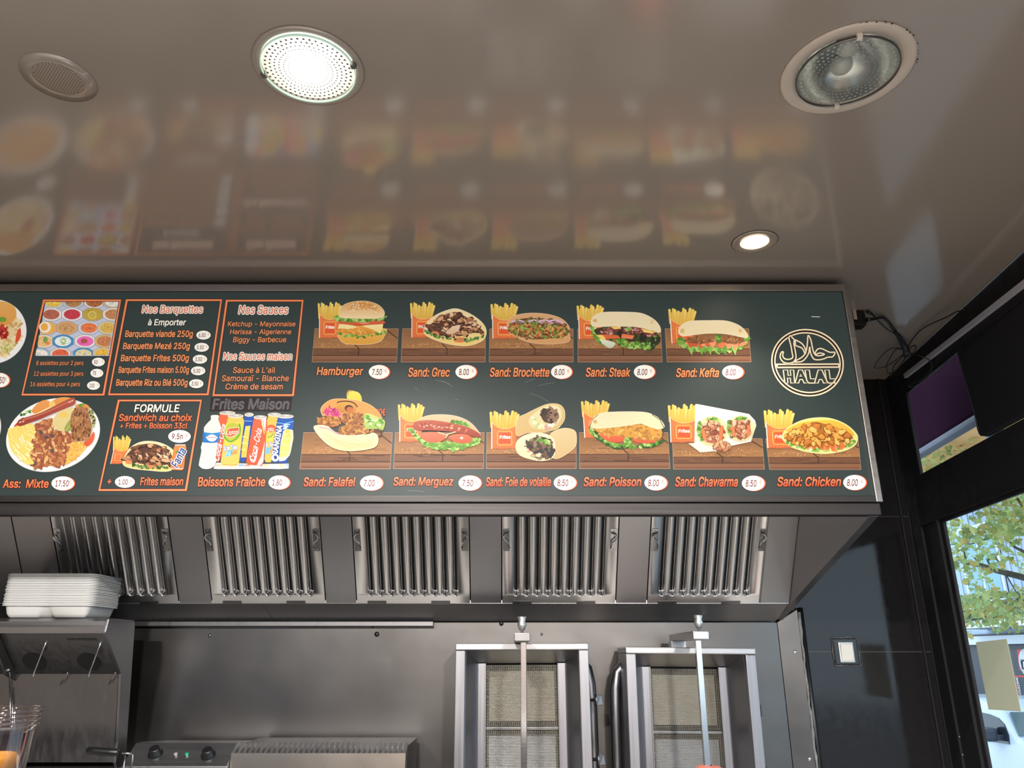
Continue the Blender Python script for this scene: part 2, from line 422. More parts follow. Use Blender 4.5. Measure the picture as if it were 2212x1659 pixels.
sg = [vp(2128, 1601), vp(2127, 1540), vp(2140, 1543), vp(2158, 1551), vp(2171, 1565), vp(2180, 1588), vp(2182, 1608)]
sg = [(sg[0][0] + 0.6, sg[0][1])] + [(sg[1][0] + 0.6, sg[1][1] + .02)] + sg[1:]
m = MB(); m.hexa([(VX - 0.012, y, z) for y, z in sg], [(VX + 0.03, y, z) for y, z in sg]); m.build('side_window', VGL, van)
m = MB()
wn = Vector((0, -(zwt - zwb), (ywb - ywt) * -1)).normalized(); wn = wn if wn.z > 0 else -wn
q0 = [Vector((VX + 0.07, ywt, zwt)), Vector((VX + 1.56, ywt, zwt)), Vector((VX + 1.6, ywb + 0.03, zwb + 0.02)), Vector((VX + 0.04, ywb + 0.03, zwb + 0.02))]
m.hexa([wr(p + wn * 0.012) for p in q0], [wr(p + wn * 0.03) for p in q0])
m.build('windscreen', mat('windscreen glass', (96, 112, 122), 0.05, 0, 0.9), van)
ym, zm = vp(2158, 1586)
m = MB(); m.box((VX - 0.20, ym - 0.09, zm - 0.075), (VX - 0.05, ym + 0.10, zm + 0.075), 0.04); m.box((VX - 0.08, ym - 0.1, zm - 0.06), (VX + 0.02, ym - 0.04, zm), 0.01)
m.build('door_mirror', VTRIM, van)
for y_ in (ysp - 0.55, ysp + 2.2):
    m = MB(); m.lathe([(0.0, -0.01), (0.19, -0.01), (0.3, 0.0), (0.3, 0.18)], (VX - 0.01, y_, GZ + 0.3), 28, 'X'); m.build('wheel', TYRE, van)

# awning over the pavement seen through the transom
AWN = mat('beige awning canvas', (226, 196, 156), 0.8); PURP = mat('purple fabric', (40, 22, 34), 0.9, 0, 0.0)
nt, lt, bt = nodes(AWN)
tl = nt.new('ShaderNodeBsdfTranslucent'); tl.inputs[0].default_value = (*lin((226, 196, 156)), 1); ms = nt.new('ShaderNodeMixShader'); ms.inputs[0].default_value = 0.5
lt.new(bt.outputs[0], ms.inputs[1]); lt.new(tl.outputs[0], ms.inputs[2]); lt.new(ms.outputs[0], nt['Material Output'].inputs[0])
aw = thing('awning', 'beige shop awning with folding arm outside the transom glass', 'awning', wr(rw(1.0, EYE + 1.5, 0.3)))
m = MB()
m.hexa([wr(rw(-4, EYE + 1.62, 0.4)), wr(rw(3, EYE + 1.62, 0.4)), wr(rw(3, EYE + 1.5, 2.4)), wr(rw(-4, EYE + 1.5, 2.4))],
       [wr(rw(-4, EYE + 1.625, 0.4)), wr(rw(3, EYE + 1.625, 0.4)), wr(rw(3, EYE + 1.505, 2.4)), wr(rw(-4, EYE + 1.505, 2.4))])
m.build('canvas', AWN, aw)
m = MB(); rbox(m, -2.0, 2.4, EYE + 1.06, EYE + 1.6, 0.32, 0.40, 0, 0.02); m.build('rolled_fabric', PURP, aw)
m = MB(); rbox(m, -2.0, 2.4, EYE + 1.03, EYE + 1.06, 0.31, 0.37, 0, 0.01); m.build('front_rail', mat('grey rail', (88, 86, 98), 0.6), aw)
ARM = mat('grey awning arm', (86, 92, 104), 0.5, 0.4)
m = MB(); a0 = rw(0.45, EYE + 1.02, 0.36); a1 = rw(-0.25, EYE + 1.10, 1.2); a2 = rw(-1.2, EYE + 1.22, 2.4)
m.tube([a0, a1, a2], [0.03, 0.05, 0.03], 10); m.tube([rw(0.2, EYE + 1.0, 0.37), rw(-0.1, EYE + 0.98, 0.5)], 0.035, 10)
m.build('folding_arm', ARM, aw)

# street tree: trunk out of sight, boughs and leaves fill the window
BARK = mat('grey brown bark', (88, 84, 78), 0.9)
LEAF = mat('plane tree leaf', (150, 172, 72), 0.6)
nl, ll, bl = nodes(LEAF)
oi = nl.new('ShaderNodeVertexColor'); oi.layer_name = 'tone'
ll.new(oi.outputs['Color'], bl.inputs['Base Color'])
tl = nl.new('ShaderNodeBsdfTranslucent'); ms = nl.new('ShaderNodeMixShader'); ms.inputs[0].default_value = 0.5
ll.new(oi.outputs['Color'], tl.inputs[0]); ll.new(bl.outputs[0], ms.inputs[1]); ll.new(tl.outputs[0], ms.inputs[2]); ll.new(ms.outputs[0], nl['Material Output'].inputs[0])
TY = 7.2
tree = thing('plane_tree', 'street plane tree with yellow green leaves outside the window', 'tree', (6.3, 5.2, GZ))
m = MB(); m.tube([(6.3, 5.2, GZ), (6.25, 5.2, 1.5), (6.2, 5.4, 3.2), (6.0, 5.9, 5.5)], [0.17, 0.14, 0.12, 0.08], 12); m.build('trunk', BARK, tree)
def at_t(px, py, Y): return at_y(px, py, Y)
boughs = [([(2330, 1300), (2212, 1248), (2150, 1232), (2120, 1222), (2088, 1216), (2070, 1204)], 0.032, 6.6),
          ([(2200, 1245), (2140, 1226), (2133, 1210), (2150, 1204), (2158, 1214)], 0.011, 6.6),
          ([(2330, 1215), (2212, 1192), (2192, 1182), (2172, 1160)], 0.016, 6.2),
          ([(2300, 1080), (2212, 1098), (2198, 1078)], 0.018, 6.0),
          ([(2165, 1156), (2130, 1165), (2098, 1175), (2072, 1175), (2050, 1177)], 0.009, 7.6),
          ([(2190, 1120), (2160, 1140), (2130, 1150), (2088, 1163), (2078, 1152)], 0.009, 7.6),
          ([(2300, 1290), (2212, 1296), (2180, 1318), (2160, 1322), (2100, 1340), (2060, 1350)], 0.014, 6.9),
          ([(2120, 1222), (2105, 1205)], 0.009, 6.6), ([(2088, 1216), (2082, 1190)], 0.009, 6.6),
          ([(2088, 1335), (2105, 1318), (2135, 1320)], 0.011, 6.9),
          ([(2212, 1280), (2180, 1312), (2160, 1310), (2120, 1345)], 0.006, 7.4),
          ([(2172, 1240), (2190, 1270), (2200, 1290)], 0.006, 6.8)]
for pts, r, Y in boughs:
    m = MB(); q = [at_t(px, py, Y + 0.15 * i) for i, (px, py) in enumerate(pts)]
    m.tube(q, [r * (1 - 0.6 * i / len(q)) for i in range(len(q))], 7); m.build('bough', BARK, tree)
rnd = random.Random(5)
bm = bmesh.new(); tone = bm.loops.layers.float_color.new('tone')
outl = [(0, -.5), (.16, -.28), (.48, -.3), (.34, -.08), (.55, .12), (.24, .16), (.2, .34), (0, .6), (-.2, .34), (-.24, .16), (-.55, .12), (-.34, -.08), (-.48, -.3), (-.16, -.28)]
pal = [lin(c) for c in ((186, 204, 124), (198, 212, 144), (172, 194, 124), (208, 216, 152), (208, 200, 126), (164, 186, 130), (214, 192, 124), (182, 206, 146))]
made = 0
while made < 8000:
    px = rnd.uniform(1960, 2420); py = rnd.uniform(860, 1460); Y = rnd.uniform(5.6, 8.6)
    den = noise.noise(Vector((px * 0.011, py * 0.014, Y * 0.5))) + 0.35 * noise.noise(Vector((px * 0.03, py * 0.035, Y)))
    lim = -0.10 + max(0, (py - 1180) / 520.0)
    if den < lim: continue
    if py > 1370 and px > 2120: continue
    c = at_y(px, py, Y); s = rnd.uniform(0.034, 0.07)
    R = Matrix.Rotation(rnd.uniform(0, 2 * PI), 3, 'Z') @ Matrix.Rotation(rnd.gauss(0.9, 0.5), 3, 'X') @ Matrix.Rotation(rnd.uniform(0, 2 * PI), 3, 'Z')
    f = bm.faces.new([bm.verts.new(c + R @ Vector((x * s, y * s, 0.25 * s * abs(x)))) for x, y in outl])
    k = rnd.choice(pal); v = rnd.uniform(0.75, 1.15)
    for lp in f.loops: lp[tone] = (k[0] * v, k[1] * v, k[2] * v, 1)
    made += 1
me = bpy.data.meshes.new('foliage'); bmesh.ops.triangulate(bm, faces=bm.faces); bm.to_mesh(me); bm.free(); me.materials.append(LEAF)
link('foliage', me, tree)['kind'] = 'stuff'
# ---------------------------------------------------------------- menu board
BX1, BX0 = 1.213, -3.05
BZ0, BZ1 = EYE + 0.471, EYE + 1.263
PRINT = bpy.data.materials.new('printed film'); PRINT.use_nodes = True
n_, l_, b_ = nodes(PRINT)
vc = n_.new('ShaderNodeVertexColor'); vc.layer_name = 'ink'
hm = n_.new('ShaderNodeMix'); hm.data_type = 'RGBA'; hm.inputs[0].default_value = 0.5; hm.inputs[7].default_value = (0, 0, 0, 1)   # translucent film: half the light passes
l_.new(vc.outputs['Color'], hm.inputs[6]); l_.new(hm.outputs[2], b_.inputs['Base Color']); l_.new(vc.outputs['Color'], b_.inputs['Emission Color'])
b_.inputs['Emission Strength'].default_value = 0.44
b_.inputs['Roughness'].default_value = 0.48; b_.inputs['Specular IOR Level'].default_value = 0.22
GREEN = mat('dark green film', (27, 34, 32), 0.3, 0, 0.32, emit=(50, 62, 60), estr=0.55)
noisy(GREEN, (3, 3, 3), (0.44, 0.5), 3)
board = thing('menu_board', 'wide dark green lit menu board with dish pictures and prices above the extractor hood', 'menu board', (0, SIGN_Y, BZ0))
m = MB(); m.box((BX0, SIGN_Y, BZ0 + 0.004), (BX1 - 0.004, SIGN_Y + 0.09, BZ1 - 0.004)); m.build('panel', GREEN, board)
m = MB(); m.box((BX0, SIGN_Y - 0.012, BZ0), (BX1, SIGN_Y + 0.1, BZ0 + 0.021), 0.002); m.build('bottom_rail', STEEL_LIP, board)
m = MB(); m.box((BX0, SIGN_Y - 0.012, BZ1 - 0.027), (BX1, SIGN_Y + 0.1, BZ1), 0.002)
m.box((BX1 - 0.021, SIGN_Y - 0.0125, BZ0 + 0.001), (BX1 + .0005, SIGN_Y + 0.101, BZ1 - 0.001), 0.002)
m.build('frame', ALU, board)

FONTC = {}
from mathutils.geometry import tessellate_polygon
def glyph_fill(body, spacing):
    """outlines of a line of text, each solid contour filled on its own with its holes (overlapping strokes stay filled)"""
    c = bpy.data.curves.new('lettering', 'FONT'); c.body = body; c.space_character = spacing
    if FONT is not None: c.font = FONT
    o = bpy.data.objects.new('lettering', c); COL.objects.link(o)
    dg = bpy.context.evaluated_depsgraph_get(); oe = o.evaluated_get(dg); cv = oe.to_curve(dg)
    loops = []
    for sp in cv.splines:
        P = []; bp = sp.bezier_points; n = len(bp)
        for i in range(n):
            a, b = bp[i], bp[(i + 1) % n]; p0, p1, p2, p3 = a.co, a.handle_right, b.handle_left, b.co
            ln = (p3 - p0); st = 1 if ln.length < 1e-9 or ((p1 - p0).cross(ln).length + (p2 - p0).cross(ln).length) < 1e-4 * ln.length else 4
            for j in range(st):
                t = j / st; q = p0 * (1 - t) ** 3 + p1 * 3 * t * (1 - t) ** 2 + p2 * 3 * t * t * (1 - t) + p3 * t ** 3
                if not P or (P[-1][0] - q.x) ** 2 + (P[-1][1] - q.y) ** 2 > 1e-10: P.append((q.x, q.y))
        if len(P) > 2: loops.append(P)
    oe.to_curve_clear(); bpy.data.objects.remove(o); bpy.data.curves.remove(c)
    area = [sum(p[i - 1][0] * p[i][1] - p[i][0] * p[i - 1][1] for i in range(len(p))) / 2 for p in loops]
    big = max(range(len(loops)), key=lambda i: abs(area[i])); sg = area[big] > 0
    solid = [i for i in range(len(loops)) if (area[i] > 0) == sg]; hole = [i for i in range(len(loops)) if (area[i] > 0) != sg]
    own = {i: [] for i in solid}
    for h in hole:
        best = [i for i in solid if abs(area[i]) > abs(area[h]) and Ink.inside(loops[h][0], loops[i])]
        if best: own[min(best, key=lambda i: abs(area[i]))].append(h)
    V, F = [], []
    for i in solid:
        polys = [[Vector((x, y, 0)) for x, y in loops[k]] for k in [i] + own[i]]
        base = len(V); V += [(v.x, v.y) for p in polys for v in p]
        F += [tuple(base + q for q in tri) for tri in tessellate_polygon(polys)]
    return V, F
class Ink:
    """flat print: coloured polygons laid over one another on the face of the board"""
    def __init__(s, ox, oy, sc, base=0, seed=1):
        s.o = (ox, oy, sc); s.v = []; s.f = []; s.c = []; s.k = base; s.r = random.Random(seed)
    def w(s, x, y):
        ox, oy, sc = s.o; p = at_y(ox + x / sc, oy + y / sc, SIGN_Y)
        return (p.x, SIGN_Y - 0.0004 - s.k * 1.1e-5, p.z)
    def poly(s, pts, col, col2=None, keep=False):
        if not keep: s.k += 1
        i = len(s.v); s.v += [s.w(x, y) for x, y in pts]; s.f.append(tuple(range(i, i + len(pts))))
        a = lin(col)
        if col2 is None: s.c.append([a] * len(pts))
        else:
            b = lin(col2); ys = [y for _, y in pts]; lo, hi = min(ys), max(ys)
            s.c.append([tuple(a[q] + (b[q] - a[q]) * (y - lo) / max(hi - lo, 1e-6) for q in range(3)) for y in ys])
    @staticmethod
    def spl(pts, n=5):
        out = []; k = len(pts)
        for i in range(k):
            p0, p1, p2, p3 = pts[i - 1], pts[i], pts[(i + 1) % k], pts[(i + 2) % k]
            for j in range(n):
                t = j / n
                out.append(tuple(0.5 * (2 * p1[q] + (p2[q] - p0[q]) * t + (2 * p0[q] - 5 * p1[q] + 4 * p2[q] - p3[q]) * t * t + (3 * p1[q] - p0[q] - 3 * p2[q] + p3[q]) * t ** 3) for q in (0, 1)))
        return out
    def shape(s, pts, col, col2=None, rim=None, rw=3):
        q = s.spl(pts)
        if rim is not None:
            cx = sum(p[0] for p in q) / len(q); cy = sum(p[1] for p in q) / len(q)
            g = []
            for i in range(len(q)):
                ax, ay = q[i - 1]; bx, by = q[(i + 1) % len(q)]
                tx, ty = bx - ax, by - ay; L = math.hypot(tx, ty) or 1
                nx, ny = ty / L, -tx / L
                if nx * (q[i][0] - cx) + ny * (q[i][1] - cy) < 0: nx, ny = -nx, -ny
                g.append((q[i][0] + nx * rw, q[i][1] + ny * rw))
            s.poly(g, rim)
        s.poly(q, col, col2)
        return q
    def oval(s, cx, cy, rx, ry, col, col2=None, rot=0.0, n=40):
        c, sn = math.cos(rot), math.sin(rot)
        q = [(cx + rx * math.cos(a) * c - ry * math.sin(a) * sn, cy + rx * math.cos(a) * sn + ry * math.sin(a) * c) for a in (2 * PI * i / n for i in range(n))]
        s.poly(q, col, col2); return q
    def blob(s, cx, cy, rx, ry, col, rot=0.0, jag=0.15, n=11):
        c, sn = math.cos(rot), math.sin(rot); q = []
        for i in range(n):
            a = 2 * PI * i / n; k = 1 + s.r.uniform(-jag, jag)
            x, y = rx * k * math.cos(a), ry * k * math.sin(a); q.append((cx + x * c - y * sn, cy + x * sn + y * c))
        s.poly(q, col)
    def line(s, pts, wd, col, closed=False, taper=False):
        n = len(pts); L, R = [], []
        for i, (x, y) in enumerate(pts):
            ax, ay = pts[i - 1] if (i > 0 or closed) else pts[i]; bx, by = pts[(i + 1) % n] if (i < n - 1 or closed) else pts[i]
            tx, ty = bx - ax, by - ay; l = math.hypot(tx, ty) or 1
            w = wd / 2 * ((1 - i / (n - 1)) * 0.8 + 0.2 if taper else 1)
            L.append((x - ty / l * w, y + tx / l * w)); R.append((x + ty / l * w, y - tx / l * w))
        s.k += 1
        for i in range(n if closed else n - 1):
            j = (i + 1) % n
            s.poly([L[i], L[j], R[j], R[i]], col, keep=True)
    @staticmethod
    def inside(p, poly):
        x, y = p; c = False
        for i in range(len(poly)):
            x1, y1 = poly[i - 1]; x2, y2 = poly[i]
            if (y1 > y) != (y2 > y) and x < (x2 - x1) * (y - y1) / (y2 - y1) + x1: c = not c
        return c
    def scatter(s, poly, n, size, pal, asp=(1.2, 2.4), ang=(0, PI), jag=0.2, edge=None, hi=None):
        xs = [p[0] for p in poly]; ys = [p[1] for p in poly]; done = t = 0
        while done < n and t < n * 30:
            t += 1; p = (s.r.uniform(min(xs), max(xs)), s.r.uniform(min(ys), max(ys)))
            if not s.inside(p, poly): continue
            r = s.r.uniform(*size); a = s.r.uniform(*ang); k = s.r.uniform(*asp); c = s.r.choice(pal)
            if edge: s.blob(p[0] + 1, p[1] + 2, r * k * 1.12, r * 1.2, edge, a, jag)
            s.blob(p[0], p[1], r * k, r, c, a, jag)
            if hi: s.blob(p[0] - r * 0.2, p[1] - r * 0.3, r * k * 0.45, r * 0.35, tuple(min(255, q + hi) for q in c), a, jag, 8)
            done += 1
    def ruffle(s, pts, w, pal, n=40, size=(8, 16)):
        for i in range(n):
            t = s.r.uniform(0, len(pts) - 1.001); k = int(t); u = t - k
            x = pts[k][0] + (pts[k + 1][0] - pts[k][0]) * u; y = pts[k][1] + (pts[k + 1][1] - pts[k][1]) * u + s.r.uniform(-w, w)
            r = s.r.uniform(*size); s.blob(x, y, r * 1.2, r * 0.8, s.r.choice(pal), s.r.uniform(-0.8, 0.8), 0.45, 9)
    def text(s, body, box, col, out=None, ow=0.05, bold=0.022, shear=0.2, col2=None, rot=None, spacing=1.0):
        x0, y0, x1, y1 = box
        key = (body, 0.0, shear, spacing)
        if key not in FONTC: FONTC[key] = s._glyphs(*key)
        V, F = FONTC[key]
        xs = [p[0] for p in V]; ys = [p[1] for p in V]; mx, Mx, my, My = min(xs), max(xs), min(ys), max(ys)
        sx = (x1 - x0) / (Mx - mx); sy = (y1 - y0) / (My - my)
        for rad, c in (((bold + ow, out),) if out else ()) + ((bold, col),):
            s.k += 2
            a = lin(c); bb = lin(col2) if (col2 and c is col) else a
            nd = 0 if rad < 0.003 else (4 if rad < 0.03 else 8)
            for q_ in range(max(nd, 1)):
                an_ = 2 * PI * (q_ + 0.5) / max(nd, 1); dx_, dy_ = (rad * math.cos(an_), rad * math.sin(an_)) if nd else (0, 0)
                i = len(s.v); tt = []; s.k += 0.02
                for x, y in V:
                    t = (My - y) / (My - my); tt.append(min(1, max(0, t)))
                    X, Y = x0 + (x - mx + dx_) * sx, y0 + (My - y + dy_) * sy
                    if rot:
                        cx, cy, an = rot; dx, dy = X - cx, Y - cy
                        X, Y = cx + dx * math.cos(an) - dy * math.sin(an), cy + dx * math.sin(an) + dy * math.cos(an)
                    s.v.append(s.w(X, Y))
                for f in F:
                    s.f.append(tuple(i + q for q in f)); s.c.append([tuple(a[q] + (bb[q] - a[q]) * tt[w] for q in range(3)) for w in f])
    @staticmethod
    def _glyphs(body, bold, shear, spacing):
        V, F = glyph_fill(body, spacing)
        return [(x + shear * y, y) for x, y in V], F
    def build(s, name, parent=None, label=None):
        me = bpy.data.meshes.new(name); me.from_pydata(s.v, [], s.f)
        at = me.color_attributes.new('ink', 'FLOAT_COLOR', 'CORNER')
        flat = [q for f in s.c for c in f for q in (*c, 1.0)]
        at.data.foreach_set('color', flat)
        bm = bmesh.new(); bm.from_mesh(me)
        bmesh.ops.triangulate(bm, faces=[f for f in bm.faces if len(f.verts) > 4])
        for f in bm.faces:
            if f.normal.y > 0: f.normal_flip()
        bm.to_mesh(me); bm.free()
        me.materials.append(PRINT)
        o = link(name, me, parent or board)
        if label: o['label'] = label
        return o

C1, C2, C3, C4, C5 = (0, 620, 3.529), (230, 620, 3.529), (640, 620, 3.531), (1040, 620, 3.531), (1430, 600, 3.1894)
ORA, ORA2, DKO, WHI = (246, 158, 104), (226, 108, 70), (62, 26, 16), (253, 250, 240)
NUM = (122, 26, 40)

def caption(C, body, box, col=ORA, out=DKO, **k):
    i = Ink(*C, 4); i.text(body, box, col, out, **k); return i.build('caption')
def price(C, cx, cy, rx, ry, num, sh=True, fill=(253, 251, 240)):
    i = Ink(*C, 4)
    if sh: i.oval(cx + 6, cy + 2, rx + 5, ry + 3, (40, 16, 12)); i.oval(cx + 5, cy + 1, rx + 2, ry + 1, (226, 100, 62))
    else: i.oval(cx, cy, rx + 2.5, ry + 2.5, (40, 30, 24))
    i.oval(cx - 1, cy, rx - 2, ry - 1, fill)
    w = 0.30 * len(num) if num.count('.') == 0 else 0.27 * len(num)
    w = min(w, 1.36)
    i.text(num, (cx - rx * 0.66, cy - ry * 0.42, cx - rx * 0.66 + rx * w * 0.86, cy + ry * 0.44), NUM, None, bold=0.014, shear=0.16)
    if rx > 45: i.text('€', (cx + rx * 0.53, cy - ry * 0.42, cx + rx * 0.73, cy + ry * 0.10), (222, 120, 80), None, bold=0.0, shear=0.1)
    return i.build('price_tag')

def planks(i, tl, tr, br, bl):
    def P(u, v):
        a = (tl[0] + (tr[0] - tl[0]) * u, tl[1] + (tr[1] - tl[1]) * u); b = (bl[0] + (br[0] - bl[0]) * u, bl[1] + (br[1] - bl[1]) * u)
        return (a[0] + (b[0] - a[0]) * v, a[1] + (b[1] - a[1]) * v)
    def Q(u0, v0, u1, v1, c, c2=None): i.poly([P(u0, v0), P(u1, v0), P(u1, v1), P(u0, v1)], c, c2)
    i.poly([P(-.004, -.012), P(1.004, -.012), P(1.004, 1.012), P(-.004, 1.012)], (186, 150, 124))
    Q(0, 0, 1, .60, (138, 98, 66), (168, 118, 74)); Q(0, .60, 1, .81, (122, 82, 58), (112, 76, 54)); Q(0, .81, 1, 1, (146, 102, 74), (128, 84, 60))
    H = abs(bl[1] - tl[1])
    for _ in range(26):
        u, v = i.r.uniform(0.02, .9), i.r.uniform(.02, .58); l = i.r.uniform(.05, .2)
        c = i.r.choice(((152, 104, 66), (184, 134, 88), (130, 88, 56), (160, 112, 72))); Q(u, v, min(.99, u + l), v + .018, c)
    top = [P(.06, .42), P(.48, .40), P(.5, .58), P(.07, .58)]
    i.scatter(top, 60, (1.5, 3.2), [(206, 156, 98), (222, 176, 118), (196, 140, 84)], (1, 1.8))
    i.scatter([P(.55, .30), P(.92, .34), P(.9, .58), P(.56, .58)], 40, (1.5, 3), [(206, 156, 98), (216, 168, 108)], (1, 1.8))
    for _ in range(12):
        u, v = i.r.uniform(0.02, .85), i.r.uniform(.62, .79); Q(u, v, min(.99, u + i.r.uniform(.05, .2)), v + .012, i.r.choice(((96, 62, 44), (142, 100, 70))))
    i.line([P(.48, .45), P(.545, .60), P(.54, .80)], H * .025, (54, 34, 26)); i.line([P(0, .605), P(1, .605)], H * .014, (84, 54, 38)); i.line([P(0, .81), P(1, .81)], H * .02, (74, 46, 34))
    i.line([P(.86, .03), P(1, .29)], H * .025, (62, 40, 28)); i.line([P(.02, .95), P(.98, .95)], H * .01, (110, 70, 50))

def fries(i, x0, x1, yt, y0, y1, sh=0.0, logo=True):
    """carton of chips: box between x0..x1 with its rim at y0, foot at y1, chips up to yt"""
    w = x1 - x0; H = y1 - y0
    def P(u, v): return (x0 + u * w + sh * v, y0 + v * H)
    T = yt - y0
    ch = [(.02, .9, -.02, .12), (.14, .96, .14, .13), (.26, .86, .22, .12), (.36, .72, .36, .13), (.52, 1.0, .58, .13), (.62, .84, .66, .12), (.74, 1.0, .86, .13), (.84, .88, .98, .14), (.92, .7, 1.08, .12)]
    i.poly([P(.0, .12), (x0 + .04 * w, y0 + T * .55), (x0 + .5 * w, y0 + T * .62), (x0 + 1.04 * w, y0 + T * .55), P(1.0, .22), P(.5, .3)], (232, 190, 92))
    for k, (u, h, ut, fw) in enumerate(ch):
        a, b = P(u, .22), (x0 + ut * w, y0 + T * h); hw = fw * w * .5
        i.poly([(a[0] - hw, a[1]), (b[0] - hw * .9, b[1] + 4), (b[0] - hw * .2, b[1] - 3), (b[0] + hw * .9, b[1] + 5), (a[0] + hw, a[1])], ((250, 218, 112), (244, 206, 96), (252, 226, 132))[k % 3], (228, 178, 72))
        i.line([(a[0] + hw * .8, a[1]), (b[0] + hw * .75, b[1] + 8)], w * .015, (206, 154, 64))
    top = [P(0, 0), P(.12, .13), P(.3, .23), P(.5, .265), P(.72, .25), P(.9, .2), P(1.0, .12)]
    bot = [P(1.0, 1.0), P(.93, .965), P(.7, .945), P(.5, .985), P(.25, .965), P(.07, .97), P(0.0, 1.0)]
    i.poly(top + bot, (236, 128, 70), (222, 104, 56))
    for q in range(1, 8): i.line([P(q / 8, .28), P(q / 8, .96)], w * .008, (246, 156, 100))
    for q in range(3, 10): i.line([P(.02, q / 10), P(.98, q / 10)], w * .008, (246, 156, 100))
    i.line(top, w * .018, (250, 190, 130)); i.line([P(.015, .03), P(.015, .97)], w * .04, (248, 232, 214))
    if logo:
        a, b, c, d = P(.26, .36), P(.80, .36), P(.80, .82), P(.26, .82)
        i.line(Ink.spl([a, ((a[0] + b[0]) / 2, a[1] - 2), b, (b[0] + 2, (b[1] + c[1]) / 2), c, ((c[0] + d[0]) / 2, c[1] + 2), d, (a[0] - 2, (a[1] + d[1]) / 2)]), w * .025, (252, 196, 92), True)
        i.poly([P(.31, .40), P(.76, .40), P(.76, .78), P(.31, .78)], (226, 88, 48))
        x, y = P(.33, .49); x2, y2 = P(.76, .61); i.text('Frites', (x, y, x2, y2), (255, 246, 232), None, bold=.03, shear=.1)

GR = [(120, 168, 64), (96, 148, 50), (150, 190, 88), (78, 124, 44), (176, 204, 120)]
MEAT = [(190, 132, 92), (168, 108, 72), (214, 164, 122), (120, 74, 50), (226, 188, 150), (96, 58, 44), (200, 146, 100)]

# --- hamburger
i = Ink(*C3, 2, 11); planks(i, (143, 320), (777, 320), (765, 571), (122, 571)); fries(i, 176, 328, 118, 200, 396)
i.shape([(318, 372), (340, 330), (420, 310), (560, 310), (660, 320), (690, 330), (672, 372), (640, 415), (560, 436), (440, 438), (360, 425)], (238, 184, 88), (224, 160, 66), (246, 226, 170))
i.ruffle([(315, 350), (380, 372), (470, 380), (560, 372), (650, 352), (680, 345)], 8, GR, 55, (7, 13))
i.shape([(316, 345), (332, 306), (420, 296), (520, 302), (610, 318), (655, 330), (600, 352), (520, 366), (420, 362), (345, 352)], (238, 168, 70), (212, 136, 54)); i.scatter(Ink.spl([(330, 340), (360, 310), (480, 306), (600, 326), (560, 352), (420, 352)]), 45, (3, 6), [(246, 188, 96), (206, 130, 50), (228, 158, 70)])
i.poly([(318, 318), (330, 284), (420, 292), (470, 310), (400, 324)], (250, 228, 160)); i.poly([(500, 300), (560, 286), (664, 280), (660, 320), (640, 360), (590, 330)], (252, 232, 168), (244, 214, 130))
i.shape([(330, 262), (420, 250), (560, 252), (665, 262), (668, 284), (560, 292), (470, 300), (380, 288), (332, 284)], (222, 112, 70), (206, 88, 54)); i.oval(520, 275, 40, 12, (236, 140, 104))
i.ruffle([(305, 238), (360, 248), (440, 256), (540, 254), (620, 246), (684, 230)], 12, GR, 80, (9, 17))
i.shape([(333, 225), (334, 180), (372, 138), (450, 116), (540, 114), (620, 138), (664, 178), (672, 214), (640, 238), (540, 244), (430, 240), (360, 238)], (222, 160, 88), (250, 222, 172), (246, 222, 176))
i.shape([(390, 175), (430, 138), (520, 126), (600, 148), (634, 190), (560, 180), (460, 178)], (210, 138, 66), (232, 176, 106)); i.scatter(Ink.spl([(380, 170), (440, 124), (560, 124), (640, 170), (600, 196), (440, 190)]), 75, (2, 3.4), [(252, 240, 214), (246, 226, 188)], (1.2, 2))
i.build('dish_picture', label='printed hamburger with a carton of fries on wooden planks')

def pita(i, outline, meatp, seed, n=90, veg=True):
    i.shape(outline, (246, 222, 176), (240, 206, 120), (250, 236, 200)); q = Ink.spl(meatp)
    i.poly(q, (92, 62, 50)); i.scatter(q, n, (8, 17), MEAT, (1.2, 2.8), (-0.8, 1.2), 0.3, (58, 36, 30), 22)
# --- Grec
i = Ink(*C3, 2, 12); planks(i, (812, 320), (1442, 320), (1440, 571), (800, 571)); fries(i, 880, 1040, 117, 198, 392)
pita(i, [(972, 330), (1000, 270), (1070, 215), (1160, 178), (1230, 170), (1330, 210), (1410, 268), (1446, 325), (1440, 385), (1400, 420), (1310, 448), (1200, 442), (1090, 415), (1000, 375)],
     [(990, 318), (1060, 262), (1180, 200), (1240, 200), (1340, 262), (1410, 322), (1420, 352), (1300, 352), (1220, 372), (1100, 362), (1020, 345)], 3)
i.oval(1060, 362, 32, 20, (226, 132, 84)); i.oval(1250, 408, 52, 20, (230, 128, 84)); i.ruffle([(985, 342), (1020, 362), (1100, 388), (1160, 402), (1300, 412), (1360, 400), (1425, 385)], 8, [(46, 92, 48), (70, 120, 60), (120, 160, 80)], 60, (5, 11))
i.shape([(1140, 355), (1190, 310), (1250, 296), (1235, 340), (1190, 366)], (238, 206, 174), (222, 180, 144)); i.build('dish_picture', label='printed pita of sliced meat with a carton of fries on wooden planks')
